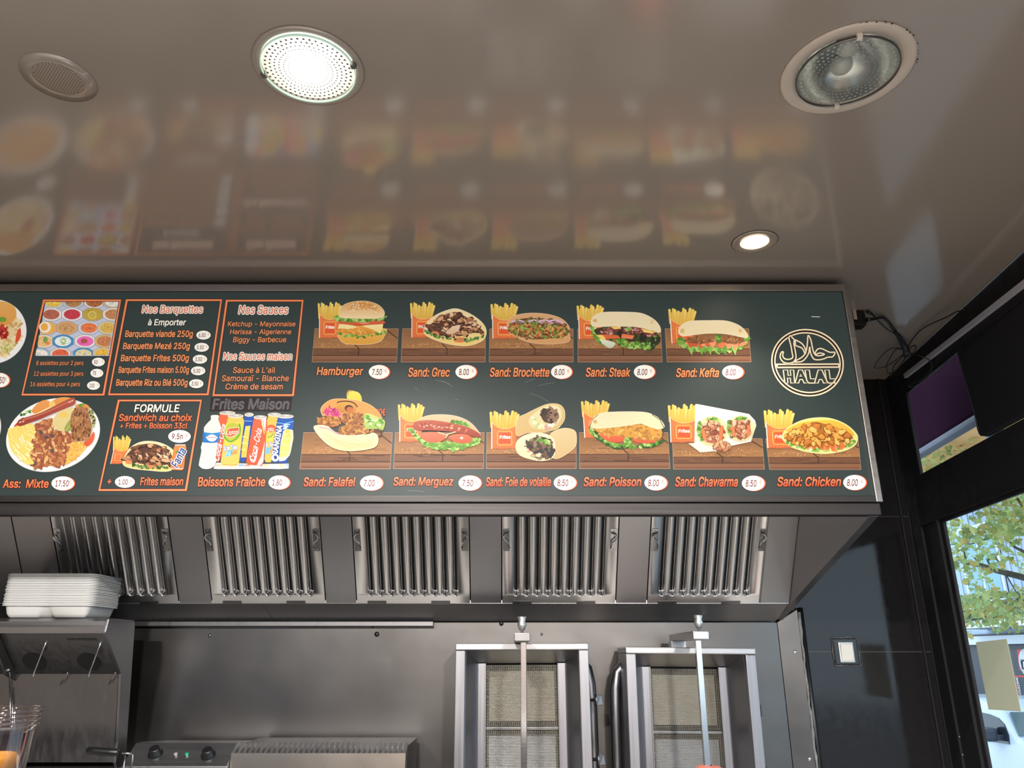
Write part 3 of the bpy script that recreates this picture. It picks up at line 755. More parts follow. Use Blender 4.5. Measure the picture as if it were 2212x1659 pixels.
# --- Falafel
i = Ink(*C3, 2, 13); planks(i, (58, 1112), (732, 1112), (716, 1386), (28, 1386))
i.text('00€', (608, 930, 680, 982), ORA2, DKO, shear=0.05)
i.shape([(385, 830), (400, 792), (440, 795), (480, 810), (500, 850), (490, 890), (410, 880)], (248, 222, 96), (232, 196, 70)); i.line([(392, 830), (398, 800), (425, 792)], 9, (202, 138, 84))
i.shape([(190, 950), (205, 905), (270, 862), (360, 856), (470, 868), (560, 900), (620, 950), (655, 1010), (660, 1070), (560, 1060), (360, 1000), (230, 1000)], (236, 160, 86), (224, 146, 78), (250, 214, 160))
i.shape([(310, 890), (370, 868), (430, 880), (460, 910), (450, 950), (400, 960), (330, 955), (305, 920)], (226, 170, 80), (190, 120, 54)); i.line(Ink.spl([(316, 888), (370, 872), (440, 886), (462, 930)])[:-6], 9, (78, 44, 34)); i.oval(402, 925, 32, 24, (84, 48, 38)); i.oval(408, 932, 24, 17, (196, 110, 62))
i.scatter(Ink.spl([(205, 960), (260, 928), (310, 940), (360, 985), (340, 1005), (260, 980)]), 45, (5, 9), [(214, 74, 128), (190, 50, 104), (232, 120, 160), (168, 46, 96)], (1.5, 3.5))
for cx, cy, rx, ry in ((250, 1030, 92, 44), (435, 1010, 95, 52), (440, 1095, 118, 46)):
    q = i.shape([(cx + rx * math.cos(a), cy + ry * math.sin(a)) for a in (k * PI / 5 for k in range(10))], (176, 116, 62), (146, 88, 48)); i.scatter(q, 75, (3, 8), [(196, 132, 70), (150, 92, 48), (128, 76, 42), (212, 154, 84)])
i.shape([(520, 985), (560, 970), (640, 1005), (678, 1030), (660, 1100), (600, 1085), (530, 1080)], (196, 210, 120), (150, 176, 84)); i.ruffle([(525, 1000), (580, 1040), (660, 1040)], 25, GR[:3] + [(220, 228, 170)], 40, (8, 16))
i.scatter([(570, 1100), (650, 1090), (640, 1150), (590, 1140)], 14, (6, 12), [(150, 92, 46), (88, 52, 34), (190, 124, 66)])
i.shape([(138, 1070), (190, 1060), (250, 1072), (330, 1128), (420, 1138), (520, 1130), (600, 1120), (625, 1160), (610, 1215), (540, 1240), (420, 1252), (320, 1240), (240, 1200), (170, 1130)], (240, 224, 178), (226, 200, 142), (250, 240, 210))
for a in (0, 1, 2): i.line([(210 + a * 50, 1120 + a * 38), (330 + a * 40, 1180 + a * 22), (480 + a * 30, 1205 + a * 8), (590, 1170 + a * 18)], 4, (206, 176, 122))
i.line([(180, 1072), (250, 1085), (330, 1132)], 12, (228, 170, 170)); i.build('dish_picture', label='printed falafel pita with pepper and salad on wooden planks')
# --- Merguez
i = Ink(*C3, 2, 14); planks(i, (757, 1112), (1432, 1112), (1426, 1384), (742, 1384)); fries(i, 788, 958, 890, 972, 1188)
i.shape([(890, 1090), (930, 1020), (1000, 985), (1110, 976), (1220, 988), (1310, 1025), (1370, 1080), (1400, 1140), (1280, 1120), (1100, 1060), (960, 1060)], (232, 190, 150), (214, 166, 124), (246, 220, 190))
i.ruffle([(1190, 1040), (1260, 1045), (1320, 1060)], 12, GR, 25, (9, 16)); i.ruffle([(860, 1080), (890, 1110), (940, 1160), (980, 1185)], 10, GR, 40, (9, 15))
i.ruffle([(975, 1190), (1040, 1212), (1120, 1222), (1200, 1228), (1290, 1205), (1390, 1175)], 18, GR, 120, (10, 20)); i.ruffle([(1000, 1200), (1150, 1200), (1300, 1200), (1380, 1165)], 14, GR[:3], 60, (10, 18))
i.shape([(945, 1140), (990, 1112), (1070, 1110), (1140, 1125), (1150, 1150), (1090, 1185), (1010, 1185)], (226, 118, 84), (212, 92, 62)); i.shape([(1165, 1150), (1220, 1125), (1300, 1130), (1345, 1160), (1320, 1190), (1230, 1192)], (228, 116, 80), (208, 84, 56)); i.oval(1262, 1155, 12, 9, (250, 220, 200))
i.shape([(890, 1065), (905, 1035), (950, 1022), (1050, 1020), (1180, 1040), (1300, 1070), (1390, 1115), (1404, 1140), (1380, 1152), (1300, 1130), (1180, 1108), (1050, 1098), (950, 1098), (905, 1092)], (186, 92, 66), (150, 56, 44))
i.scatter([(930, 1035), (1180, 1050), (1370, 1115), (1300, 1112), (1100, 1080), (930, 1075)], 60, (4, 8), [(206, 120, 88), (150, 62, 48), (220, 146, 112), (170, 76, 56)])
for x, y in ((1000, 1062), (1050, 1066), (1090, 1070), (1150, 1076), (1190, 1080)): i.blob(x, y, 9, 4, (240, 206, 180))
i.line([(1080, 1110), (1140, 1130), (1220, 1108)], 7, (240, 208, 170)); i.line([(1140, 1155), (1158, 1128)], 6, (244, 216, 180)); i.build('dish_picture', label='printed spicy sausage sandwich with a carton of fries on wooden planks')
# --- Brochette
i = Ink(*C4, 2, 15); planks(i, (64, 322), (698, 322), (699, 571), (60, 571)); fries(i, 82, 258, 125, 205, 400, 3)
i.shape([(195, 290), (230, 235), (300, 210), (400, 202), (510, 212), (600, 240), (650, 280), (672, 320), (655, 335), (672, 370), (672, 405), (640, 425), (520, 436), (400, 428), (300, 400), (215, 350)], (222, 172, 124), (214, 160, 104), (240, 206, 166))
q = Ink.spl([(200, 320), (250, 262), (340, 240), (480, 246), (600, 280), (655, 320), (645, 372), (520, 395), (400, 400), (300, 380), (220, 350)]); i.poly(q, (118, 70, 44))
i.scatter(q, 60, (8, 14), [(196, 160, 104), (120, 96, 60), (150, 110, 66)], edge=(70, 46, 30))
for cx, cy, rx, ry in ((250, 320, 36, 44), (345, 325, 46, 44), (432, 338, 34, 52), (520, 345, 42, 46), (605, 345, 40, 42)):
    p = i.shape([(cx + rx * math.cos(a), cy + ry * math.sin(a)) for a in (k * PI / 4 for k in range(8))], (216, 140, 78), (168, 92, 48), (96, 54, 32)); i.scatter(p, 22, (4, 9), [(232, 166, 100), (150, 80, 42), (200, 122, 66), (110, 60, 36)])
for x in (275, 400, 480, 560): i.line([(x - 45, 268 - (x - 400) * .02), (x, 255), (x + 45, 268), (x + 62, 284)], 11, (228, 188, 214)); i.line([(x - 40, 274), (x + 48, 276)], 5, (188, 130, 176))
i.scatter(Ink.spl([(205, 300), (300, 250), (520, 280), (650, 330), (640, 385), (400, 395), (230, 350)]), 95, (3, 6), [(126, 150, 62), (92, 120, 44), (160, 176, 92)], (2, 5)); i.build('dish_picture', label='printed skewer meat sandwich with a carton of fries on wooden planks')

def bun(i, pts): 
    i.shape(pts, (244, 226, 186), (240, 222, 176), (250, 238, 208))
# --- Steak
i = Ink(*C4, 2, 16); planks(i, (735, 322), (1366, 322), (1377, 571), (737, 571)); fries(i, 738, 912, 137, 212, 404, 6)
i.ruffle([(845, 280), (850, 330), (880, 390), (930, 430)], 14, GR, 40, (10, 18)); i.shape([(900, 400), (960, 410), (1020, 430), (1000, 462), (970, 468), (930, 440)], (226, 228, 206), (196, 206, 176))
i.scatter(Ink.spl([(890, 330), (1000, 300), (1200, 300), (1330, 330), (1330, 440), (1250, 460), (1100, 400), (950, 400)]), 60, (12, 26), [(52, 40, 30), (70, 54, 36), (40, 60, 34), (60, 82, 44)])
for cx, cy, rx, ry, ro in ((985, 335, 80, 27, -.25), (1250, 352, 85, 34, .25), (1130, 330, 55, 25, 0)):
    p = i.oval(cx, cy, rx, ry, (128, 64, 56), (88, 40, 36), ro); i.scatter(p, 45, (3, 7), [(170, 104, 92), (110, 52, 48), (206, 160, 148), (146, 78, 68)])
i.poly([(985, 310), (1055, 306), (1060, 322), (1010, 326)], (250, 206, 104)); i.poly([(1215, 320), (1330, 348), (1300, 358), (1240, 350)], (250, 212, 112)); i.poly([(870, 370), (935, 372), (950, 416), (910, 400)], (248, 206, 108))
i.poly([(920, 366), (1040, 372), (1060, 396), (950, 400)], (222, 104, 62)); i.poly([(1070, 360), (1165, 374), (1150, 402), (1065, 392)], (226, 108, 66), (240, 140, 96))
i.ruffle([(1040, 410), (1090, 440), (1170, 450), (1270, 452), (1320, 400)], 22, GR, 60, (9, 19)); i.ruffle([(1110, 330), (1130, 320)], 10, GR, 10, (9, 14)); i.scatter([(1180, 400), (1320, 380), (1310, 450), (1200, 440)], 25, (9, 18), [(38, 42, 28), (56, 70, 38)]); i.ruffle([(1130, 450), (1200, 430), (1290, 455)], 16, GR, 30, (8, 14))
bun(i, [(836, 268), (860, 225), (930, 200), (1080, 198), (1210, 206), (1300, 245), (1350, 295), (1364, 340), (1345, 352), (1290, 335), (1180, 308), (1000, 304), (880, 308), (845, 300)]); i.oval(865, 262, 16, 12, (222, 176, 110)); i.oval(1300, 270, 14, 22, (236, 208, 150), None, .6)
i.build('dish_picture', label='printed steak sandwich with a carton of fries on wooden planks')
# --- Foie de volaille
i = Ink(*C4, 2, 17); planks(i, (42, 1112), (722, 1112), (722, 1384), (38, 1384)); fries(i, 76, 266, 945, 1028, 1242)
i.shape([(275, 1010), (340, 970), (430, 925), (510, 895), (590, 898), (630, 940), (632, 1010), (600, 1060), (570, 1085), (460, 1110), (350, 1112), (270, 1132)], (222, 196, 138), (206, 170, 112), (240, 218, 170))
i.shape([(360, 1030), (380, 985), (450, 930), (520, 905), (580, 912), (610, 955), (600, 1020), (560, 1065), (470, 1090), (390, 1075)], (232, 222, 176), (214, 198, 140)); q = Ink.spl([(450, 960), (520, 930), (575, 950), (590, 1000), (540, 1040), (480, 1030)]); i.poly(q, (84, 62, 50)); i.scatter(q, 30, (8, 16), [(112, 84, 70), (74, 54, 46), (150, 116, 92), (62, 48, 44)])
i.ruffle([(390, 1010), (420, 1055), (500, 1070), (570, 1045)], 14, [(226, 226, 176), (188, 200, 130), (240, 236, 210), (206, 160, 150)], 45, (9, 18))
i.shape([(560, 1100), (640, 1080), (710, 1100), (724, 1160), (712, 1220), (640, 1280), (560, 1310), (500, 1240), (520, 1140)], (222, 198, 148), (202, 168, 116), (240, 220, 176))
i.shape([(262, 1220), (290, 1160), (380, 1120), (480, 1122), (545, 1160), (560, 1240), (540, 1305), (460, 1326), (370, 1312), (290, 1280)], (236, 222, 186), (222, 204, 156), (244, 232, 200))
q = Ink.spl([(340, 1200), (400, 1150), (490, 1150), (540, 1200), (540, 1270), (480, 1305), (400, 1290), (350, 1250)]); i.poly(q, (92, 72, 56)); i.scatter(q, 55, (8, 17), [(126, 98, 78), (84, 66, 54), (110, 78, 60), (150, 124, 98), (58, 52, 52)]); i.ruffle([(430, 1160), (490, 1180), (520, 1200)], 12, GR + [(220, 226, 170)], 25, (8, 14)); i.ruffle([(330, 1190), (340, 1240), (390, 1280), (450, 1290)], 9, [(206, 150, 120), (232, 222, 180), (196, 190, 140)], 25, (8, 13))
i.build('dish_picture', label='printed stack of two cut wraps with a carton of fries on wooden planks')
# --- Poisson
i = Ink(*C4, 2, 18); planks(i, (748, 1112), (1420, 1112), (1437, 1384), (750, 1384)); fries(i, 772, 955, 866, 945, 1158, 14)
i.shape([(818, 1070), (850, 1080), (900, 1130), (1000, 1190), (1100, 1210), (1250, 1205), (1380, 1165), (1388, 1185), (1290, 1230), (1160, 1225), (1030, 1240), (940, 1200), (850, 1140)], (70, 110, 46), (46, 76, 32)); i.ruffle([(830, 1090), (900, 1150), (990, 1205), (1100, 1215), (1200, 1215), (1340, 1190)], 12, GR + [(50, 80, 34)], 70, (9, 16))
i.shape([(900, 1130), (980, 1122), (1090, 1145), (1105, 1170), (1020, 1188), (950, 1170)], (228, 112, 72), (212, 84, 52)); i.shape([(1150, 1160), (1250, 1150), (1330, 1165), (1300, 1192), (1200, 1190)], (228, 110, 72), (210, 84, 54)); i.ruffle([(1090, 1190), (1110, 1160), (1130, 1195)], 16, GR, 18, (9, 15))
q = i.shape([(865, 1080), (950, 1075), (1080, 1065), (1200, 1050), (1330, 1070), (1372, 1090), (1370, 1150), (1320, 1172), (1200, 1160), (1060, 1140), (930, 1130)], (222, 166, 74), (206, 146, 60)); i.scatter(q, 70, (5, 12), [(236, 184, 92), (196, 132, 56), (214, 156, 74), (178, 120, 60)])
bun(i, [(832, 1050), (850, 1010), (900, 970), (1000, 957), (1220, 957), (1310, 980), (1365, 1020), (1392, 1070), (1340, 1085), (1280, 1070), (1200, 1045), (1080, 1062), (900, 1080), (845, 1072)]); i.line([(1300, 975), (1360, 1015), (1392, 1080), (1380, 1140)], 6, (86, 70, 40)); i.line([(826, 1068), (845, 1015), (890, 975)], 4, (60, 66, 40)); i.oval(866, 1030, 16, 14, (216, 170, 104))
i.build('dish_picture', label='printed breaded fish sandwich with a carton of fries on wooden planks')
# --- Kefta
i = Ink(*C5, 2, 19); planks(i, (22, 353), (596, 353), (612, 579), (36, 579)); fries(i, 54, 216, 210, 280, 458, 12)
i.ruffle([(120, 430), (160, 470), (230, 490), (330, 500), (440, 490), (540, 470), (590, 420)], 18, GR, 110, (10, 20))
for x in (200, 270, 330, 430, 500): i.poly([(x - 28, 470), (x + 30, 470), (x + 12, 505), (x + 4, 538), (x - 14, 505)], GR[x % 3])
i.scatter([(160, 445), (580, 440), (570, 470), (180, 470)], 24, (10, 18), [(226, 118, 74), (240, 150, 108), (210, 92, 58)])
for a, b in (((155, 430), (360, 440)), ((410, 425), (565, 430))):
    q = i.shape([a, ((a[0] + b[0]) / 2, 396), b, (b[0] - 10, 445), ((a[0] + b[0]) / 2, 458), (a[0] + 10, 446)], (166, 110, 66), (128, 78, 46)); i.scatter(q, 45, (3, 7), [(186, 132, 82), (122, 74, 44), (150, 96, 56)])
i.ruffle([(375, 400), (395, 430)], 18, GR, 18, (9, 16))
bun(i, [(112, 375), (130, 335), (190, 305), (320, 300), (440, 303), (530, 335), (580, 385), (585, 415), (540, 410), (440, 390), (330, 385), (220, 395), (140, 405)]); i.oval(138, 370, 15, 16, (226, 184, 116)); i.oval(535, 368, 12, 14, (230, 192, 128)); i.build('dish_picture', label='printed minced meat sandwich with a carton of fries on wooden planks')
# --- Chawarma
i = Ink(*C5, 2, 20); planks(i, (72, 1110), (688, 1110), (705, 1318), (80, 1318)); fries(i, 52, 228, 872, 955, 1140, 6)
i.poly([(228, 872), (245, 872), (598, 940), (640, 985), (648, 1020), (612, 1130), (450, 1165), (375, 1195), (262, 1204), (180, 1142), (222, 1140)], (246, 242, 232), (232, 224, 206)); i.poly([(590, 950), (648, 1015), (612, 1130), (605, 1050)], (226, 214, 190))
for cx, cy, rx, ry in ((345, 1060, 108, 105), (540, 1040, 95, 88)):
    i.oval(cx, cy, rx, ry, (240, 220, 170), (232, 206, 150)); i.ruffle([(cx - rx * .8, cy - ry * .5), (cx - rx * .85, cy), (cx - rx * .6, cy + ry * .6)], 16, GR, 35, (8, 15)); i.ruffle([(cx - rx * .3, cy - ry * .8), (cx + rx * .4, cy - ry * .75)], 8, GR, 16, (8, 13))
    q = [(cx + rx * .72 * math.cos(a), cy + 6 + ry * .72 * math.sin(a)) for a in (k * PI / 8 for k in range(16))]; i.poly(q, (178, 104, 72)); i.scatter(q, 46, (7, 14), [(212, 150, 112), (184, 112, 80), (230, 186, 150), (150, 82, 60), (222, 166, 124)], edge=(120, 66, 50), hi=16)
    i.poly([(cx + rx * .45, cy - ry * .2), (cx + rx * .7, cy - ry * .3), (cx + rx * .62, cy + ry * .6), (cx + rx * .42, cy + ry * .62)], (228, 122, 74)); i.poly([(cx - rx * .72, cy - ry * .2), (cx - rx * .5, cy - ry * .1), (cx - rx * .35, cy + ry * .7), (cx - rx * .6, cy + ry * .5)], (232, 130, 82))
i.scatter([(365, 1150), (455, 1140), (440, 1190), (380, 1190)], 12, (9, 15), [(222, 166, 124), (196, 130, 92)], edge=(130, 80, 56)); i.build('dish_picture', label='printed wrap cut in two in white paper with a carton of fries on wooden planks')
# --- Chicken
i = Ink(*C5, 2, 21); planks(i, (716, 1112), (1350, 1112), (1369, 1320), (742, 1320)); fries(i, 712, 890, 908, 992, 1180, 14)
i.shape([(826, 1100), (850, 1050), (930, 998), (1030, 970), (1150, 970), (1260, 1010), (1330, 1070), (1345, 1110), (1320, 1160), (1240, 1195), (1120, 1212), (1000, 1200), (900, 1170), (845, 1130)], (238, 226, 132), (226, 220, 140), (236, 232, 170))
i.shape([(850, 1060), (940, 1005), (1060, 985), (1180, 985), (1280, 1030), (1320, 1090), (1200, 1060), (1000, 1050)], (240, 192, 74), (226, 172, 64))
i.ruffle([(860, 1135), (950, 1165), (1050, 1190), (1180, 1185), (1280, 1155), (1325, 1130)], 10, GR + [(226, 232, 190)], 80, (7, 13)); i.scatter([(900, 1140), (1260, 1150), (1250, 1172), (1000, 1172)], 24, (9, 16), [(226, 116, 60), (236, 142, 84)])
q = Ink.spl([(840, 1090), (900, 1050), (1000, 1010), (1060, 995), (1180, 1030), (1290, 1080), (1310, 1110), (1230, 1140), (1100, 1160), (960, 1160), (870, 1125)]); i.poly(q, (176, 108, 42)); i.scatter(q, 75, (11, 20), [(232, 164, 72), (216, 142, 58), (244, 186, 98), (198, 120, 48)], (1, 1.8), edge=(134, 78, 30), hi=14)
i.build('dish_picture', label='printed diced chicken pita with a carton of fries on wooden planks')

# --- captions and price tags of the sandwiches
for C, t, bx in ((C3, 'Hamburger', (157, 612, 510, 688)), (C3, 'Sand: Grec', (855, 616, 1170, 684)), (C4, 'Sand: Brochette', (65, 616, 518, 684)), (C4, 'Sand: Steak', (797, 616, 1135, 684)), (C5, 'Sand: Kefta', (98, 622, 392, 684))): caption(C, t, bx, (248, 162, 106), col2=(240, 140, 84))
for C, t, bx in ((C3, 'Sand: Falafel', (57, 1450, 450, 1520)), (C3, 'Sand: Merguez', (742, 1450, 1198, 1532)), (C4, 'Sand: Foie de volaille', (35, 1450, 530, 1519)), (C4, 'Sand: Poisson', (780, 1450, 1218, 1519)), (C5, 'Sand: Chawarma', (92, 1372, 522, 1438)), (C5, 'Sand: Chicken', (795, 1372, 1232, 1436))): caption(C, t, bx, (246, 150, 104), col2=(216, 90, 58))
for a in ((C3, 632, 648, 80, 54, '7.50'), (C3, 1295, 648, 82, 54, '8.00'), (C3, 574, 1495, 88, 58, '7.00'), (C3, 1325, 1495, 88, 58, '7.50'), (C4, 611, 648, 82, 54, '8.00'), (C4, 1243, 648, 82, 54, '8.00'),
          (C4, 638, 1493, 88, 58, '8.50'), (C4, 1330, 1494, 88, 58, '8.00'), (C5, 488, 651, 75, 49, '8.00'), (C5, 629, 1416, 80, 53, '8.50'), (C5, 1327, 1411, 80, 53, '8.00')): price(*a)

# --- framed price lists
def frame4(C, q, wd=15):
    i = Ink(*C, 3); cx = sum(p[0] for p in q) / 4; cy = sum(p[1] for p in q) / 4
    def ins(d): return [(x + (d if x < cx else -d), y + (d if y < cy else -d)) for x, y in q]
    for a, b, c in ((-3, wd + 4, (40, 20, 14)), (0, wd, (232, 118, 74)), (wd * .35, wd * .7, (250, 164, 112))):
        o, n = ins(a), ins(b); i.k += 1
        for k in range(4): i.poly([o[k], o[(k + 1) % 4], n[(k + 1) % 4], n[k]], c, keep=True)
    return i.build('border')
frame4(C1, [(328, 95), (925, 95), (797, 828), (163, 828)]); frame4(C2, [(148, 93), (882, 93), (780, 826), (12, 826)])
frame4(C2, [(910, 97), (1503, 97), (1430, 832), (808, 832)]); frame4(C1, [(898, 858), (1540, 858), (1425, 1555), (750, 1555)])
for t, b in (('Barquette viande 250g', (142, 332, 660, 394)), ('Barquette Mezé 250g', (126, 424, 637, 486)), ('Barquette Frites 500g', (109, 516, 630, 579)), ('Barquette Frites maison 5.00g', (92, 606, 630, 668)), ('Barquette Riz ou Blé 500g', (73, 702, 620, 766))): caption(C2, t, b)
for a in ((741, 367, '6.50'), (727, 460, '5.50'), (714, 551, '3.50'), (700, 639, '5.00'), (686, 737, '3.50')): price(C2, a[0], a[1], 57, 35, a[2], False)
for t, b in (('Nos Barquettes', (272, 142, 735, 212)), ('Nos Sauces', (1007, 142, 1385, 205)), ('Nos Sauces maison', (890, 500, 1415, 556))): caption(C2, t, b, (226, 120, 84), (252, 246, 234), ow=0.06, bold=0.012)
for t, b in (('à Emporter', (317, 245, 607, 304)), ('FORMULE', (213, 895, 560, 954))): caption(C2, t, b, (252, 248, 236), (30, 24, 20))
for t, b in (('Sandwich au choix', (95, 968, 652, 1022)), ('+ Frites + Boisson 33cl', (105, 1034, 615, 1078)), ('+', (8, 1467, 38, 1500)), ('Frites maison', (258, 1450, 585, 1512)), ('Boissons Fraîche', (697, 1448, 1210, 1519))): caption(C2, t, b, (244, 140, 92), col2=(232, 116, 76))
for t, b in (('Ketchup - Mayonnaise', (925, 262, 1440, 310)), ('Harissa - Algerienne', (942, 322, 1408, 370)), ('Biggy - Barbecue', (965, 380, 1370, 432)), ("Sauce à L'ail", (965, 610, 1285, 655)), ('Samouraï - Blanche', (880, 672, 1390, 718)), ('Crème de sesam', (908, 735, 1345, 781))): caption(C2, t, b, (240, 156, 108), bold=0.012, shear=0.15)
price(C2, 558, 1139, 88, 50, '9.5n', False); price(C2, 142, 1486, 78, 46, '1.00', False); price(C2, 1317, 1490, 82, 54, '1.80')
for t, b in (('8 assiettes pour 2 pers', (276, 562, 637, 604)), ('12 assiettes pour 3 pers', (257, 643, 636, 686)), ('16 assiettes pour 4 pers', (230, 722, 610, 766))): caption(C1, t, b, (240, 148, 100), bold=0.008)
for a in ((751, 572, '50'), (740, 657, '75'), (714, 751, '100')): price(C1, a[0], a[1], 51, 34, a[2], False)
caption(C1, 'Ass:  Mixte', (22, 1467, 370, 1530), (244, 140, 92), col2=(232, 116, 76)); price(C1, 480, 1497, 88, 54, '17.50'); price(C1, -4, 710, 78, 56, '11.50')
i = Ink(*C2, 3); i.poly([(797, 840), (1416, 840), (1405, 948), (786, 948)], (42, 32, 33)); i.text('Frites Maison', (808, 852, 1392, 932), (104, 100, 102), (66, 58, 60), ow=0.02); i.build('sticker', label='dark overlay strip with grey Frites Maison lettering')
# --- set menu picture
i = Ink(*C1, 2, 31); fries(i, 872, 985, 1133, 1218, 1352, -30, False); i.line([(880, 1275), (925, 1275), (918, 1325), (872, 1325)], 4, (250, 190, 110), True)
pita(i, [(940, 1350), (960, 1280), (1010, 1215), (1090, 1180), (1190, 1182), (1280, 1215), (1340, 1270), (1350, 1330), (1320, 1385), (1260, 1405), (1120, 1395), (1000, 1380)],
     [(960, 1290), (1030, 1220), (1120, 1195), (1210, 1205), (1290, 1260), (1320, 1310), (1300, 1350), (1180, 1360), (1060, 1345), (980, 1325)], 5, 70)
i.oval(985, 1335, 26, 15, (228, 136, 84)); i.oval(1150, 1372, 46, 14, (230, 128, 84)); i.ruffle([(1010, 1355), (1080, 1372), (1200, 1380), (1290, 1372)], 8, [(60, 110, 50), (110, 156, 70), (46, 84, 40)], 40, (5, 10))
i.poly([(1340, 1202), (1418, 1202), (1424, 1230), (1405, 1385), (1390, 1400), (1318, 1396), (1302, 1380), (1328, 1230)], (236, 140, 74), (228, 118, 60)); i.line([(1338, 1206), (1416, 1206)], 9, (206, 204, 206)); i.line([(1306, 1384), (1400, 1388)], 7, (200, 196, 198))
i.text('Fanta', (1290, 1272, 1440, 1332), (34, 62, 140), (250, 244, 236), shear=0.2, bold=0.02, rot=(1366, 1302, -1.12)); i.oval(1352, 1258, 14, 6, (70, 150, 70), None, -.7); i.build('dish_picture', label='printed set menu of fries, pita and orange drinks can')

# --- meze photo
CM = (80, 640, 11.85); i = Ink(*CM, 2, 41)
sk = lambda x, y: (x - (y - 150) * 0.155, y)
i.poly([(215, 145), (2090, 145), (1840, 1530), (-20, 1530)], (202, 206, 226))
rows = [(150, [(420, (244, 206, 92), (214, 220, 228)), (930, (190, 140, 92), (206, 214, 228)), (1470, (184, 112, 70), (240, 232, 226)), (1960, (236, 234, 222), (214, 190, 160))]),
        (470, [(370, (190, 110, 88), (246, 240, 238)), (905, (206, 70, 82), (248, 240, 242)), (1440, (200, 172, 74), (206, 176, 88)), (1960, (200, 140, 92), (246, 236, 226))]),
        (820, [(255, (246, 178, 78), (236, 190, 130)), (770, (214, 164, 110), (236, 180, 120)), (1340, (240, 128, 78), (220, 226, 236)), (1840, (226, 184, 92), (226, 214, 170))]),
        (1165, [(180, (236, 190, 130), (246, 226, 196)), (680, (240, 244, 240), (70, 150, 206)), (1250, (244, 112, 184), (246, 240, 238)), (1760, (206, 132, 90), (226, 190, 126))]),
        (1500, [(90, (244, 232, 222), (160, 190, 214)), (620, (232, 108, 74), (236, 222, 210)), (1210, (226, 212, 170), (78, 156, 206)), (1720, (240, 188, 76), (232, 204, 150))])]
PQ = [(216, 147), (2088, 147), (1839, 1528), (-18, 1528)]
def clip(pts):
    out = []
    for x, y in pts:
        y = min(1528, max(147, y)); lo = 216 - (y - 147) * 234 / 1381.; hi = 2088 - (y - 147) * 249 / 1381.
        out.append((min(hi, max(lo, x)), y))
    return out
for y, row in rows:
    for x, fc, rc in row:
        hx, hy = 285, 172
        oc = lambda s_: clip([(x + hx * s_ * a, y + hy * s_ * b) for a, b in ((-.95, -.45), (-.45, -.92), (0, -1), (.45, -.92), (.95, -.45), (.95, .45), (.45, .92), (0, 1), (-.45, .92), (-.95, .45))])
        i.poly(oc(1.0), (120, 112, 110)); i.poly(oc(.96), rc); i.poly(oc(.80), tuple(int(c * .9) for c in rc))
        q = clip([(x + hx * .74 * math.cos(a), y + hy * .74 * math.sin(a)) for a in (k * PI / 9 for k in range(18))]); i.poly(q, fc)
        for _ in range(26):
            a = i.r.uniform(0, 2 * PI); rr = i.r.uniform(0, .62) ** .8; px, py = x + hx * rr * math.cos(a), y + hy * rr * math.sin(a)
            py = min(1508, max(167, py)); lo = 240 - (py - 147) * .17; hi = 2060 - (py - 147) * .18
            if lo < px < hi:
                v = i.r.uniform(.72, 1.18); i.blob(px, py, i.r.uniform(14, 30), i.r.uniform(9, 16), tuple(min(255, int(c * v)) for c in fc), i.r.uniform(0, 3), .25, 8)
i.oval(1440, 500, 110, 105, (236, 210, 110)); i.oval(1440, 500, 88, 84, (206, 184, 88)); i.oval(230, 810, 150, 140, (250, 242, 226)); i.oval(215, 805, 95, 100, (244, 180, 84)); i.oval(1230, 1160, 85, 62, (176, 92, 84))
for a in range(9): i.oval(700 + 55 * math.cos(a * .7), 1170 + 70 * math.sin(a * .7), 34, 14, (150, 186, 90), None, a * .7)
i.oval(240, 1130, 55, 80, (120, 166, 80)); i.oval(300, 1220, 55, 40, (238, 140, 84)); i.build('dish_picture', label='printed photograph of meze bowls in rows')

# --- mixed plate and the plates cut by the left edge of the picture
CMX = (0, 850, 9.218); i = Ink(*CMX, 2, 51)
i.oval(1058, 828, 955, 712, (214, 212, 208), None, -.30, 72); i.oval(1056, 822, 948, 704, (250, 249, 246), (240, 238, 236), -.30, 72); i.oval(1060, 800, 850, 610, (243, 241, 238), None, -.30, 60)
i.ruffle([(420, 420), (560, 380), (650, 350)], 30, GR + [(40, 100, 70)], 14, (16, 30)); i.shape([(280, 660), (380, 540), (460, 480), (500, 520), (400, 640)], (222, 88, 56), (206, 70, 44))
for a in ([(640, 330), (760, 190), (900, 130), (1000, 180), (960, 330), (700, 400)], [(1040, 160), (1200, 80), (1420, 90), (1480, 160), (1300, 240), (1100, 260)], [(1500, 240), (1640, 200), (1760, 240), (1780, 330), (1600, 320)]): i.shape(a, (240, 164, 92), (234, 150, 80))
i.shape([(600, 440), (760, 380), (1000, 260), (1080, 240), (1100, 280), (800, 420)], (250, 226, 158)); i.shape([(980, 190), (1060, 150), (1110, 240), (1010, 280)], (246, 206, 116))
q = Ink.spl([(680, 640), (1000, 490), (1080, 560), (1090, 760), (1340, 780), (1480, 820), (1520, 960), (1420, 1100), (1380, 1330), (1250, 1430), (980, 1450), (880, 1470), (700, 1460), (650, 1330), (560, 1160), (680, 1000), (660, 860)]); i.poly(q, (206, 140, 88)); i.scatter(q, 210, (20, 46), [(220, 154, 98), (190, 118, 74), (236, 180, 122), (160, 92, 62), (204, 128, 84), (172, 96, 76)], (1.2, 2.8), edge=(142, 82, 54))
for x, y in ((1050, 850), (840, 780), (1050, 1150), (720, 1400), (940, 880)): i.blob(x, y, 44, 34, (96, 84, 82), .4, .25)
q = Ink.spl([(1450, 980), (1700, 980), (1760, 1040), (1600, 1240), (1400, 1380), (1330, 1380), (1400, 1120)]); i.poly(q, (244, 186, 92)); i.scatter(q, 150, (6, 11), [(250, 204, 116), (226, 160, 66), (246, 190, 96)], (2.5, 5))
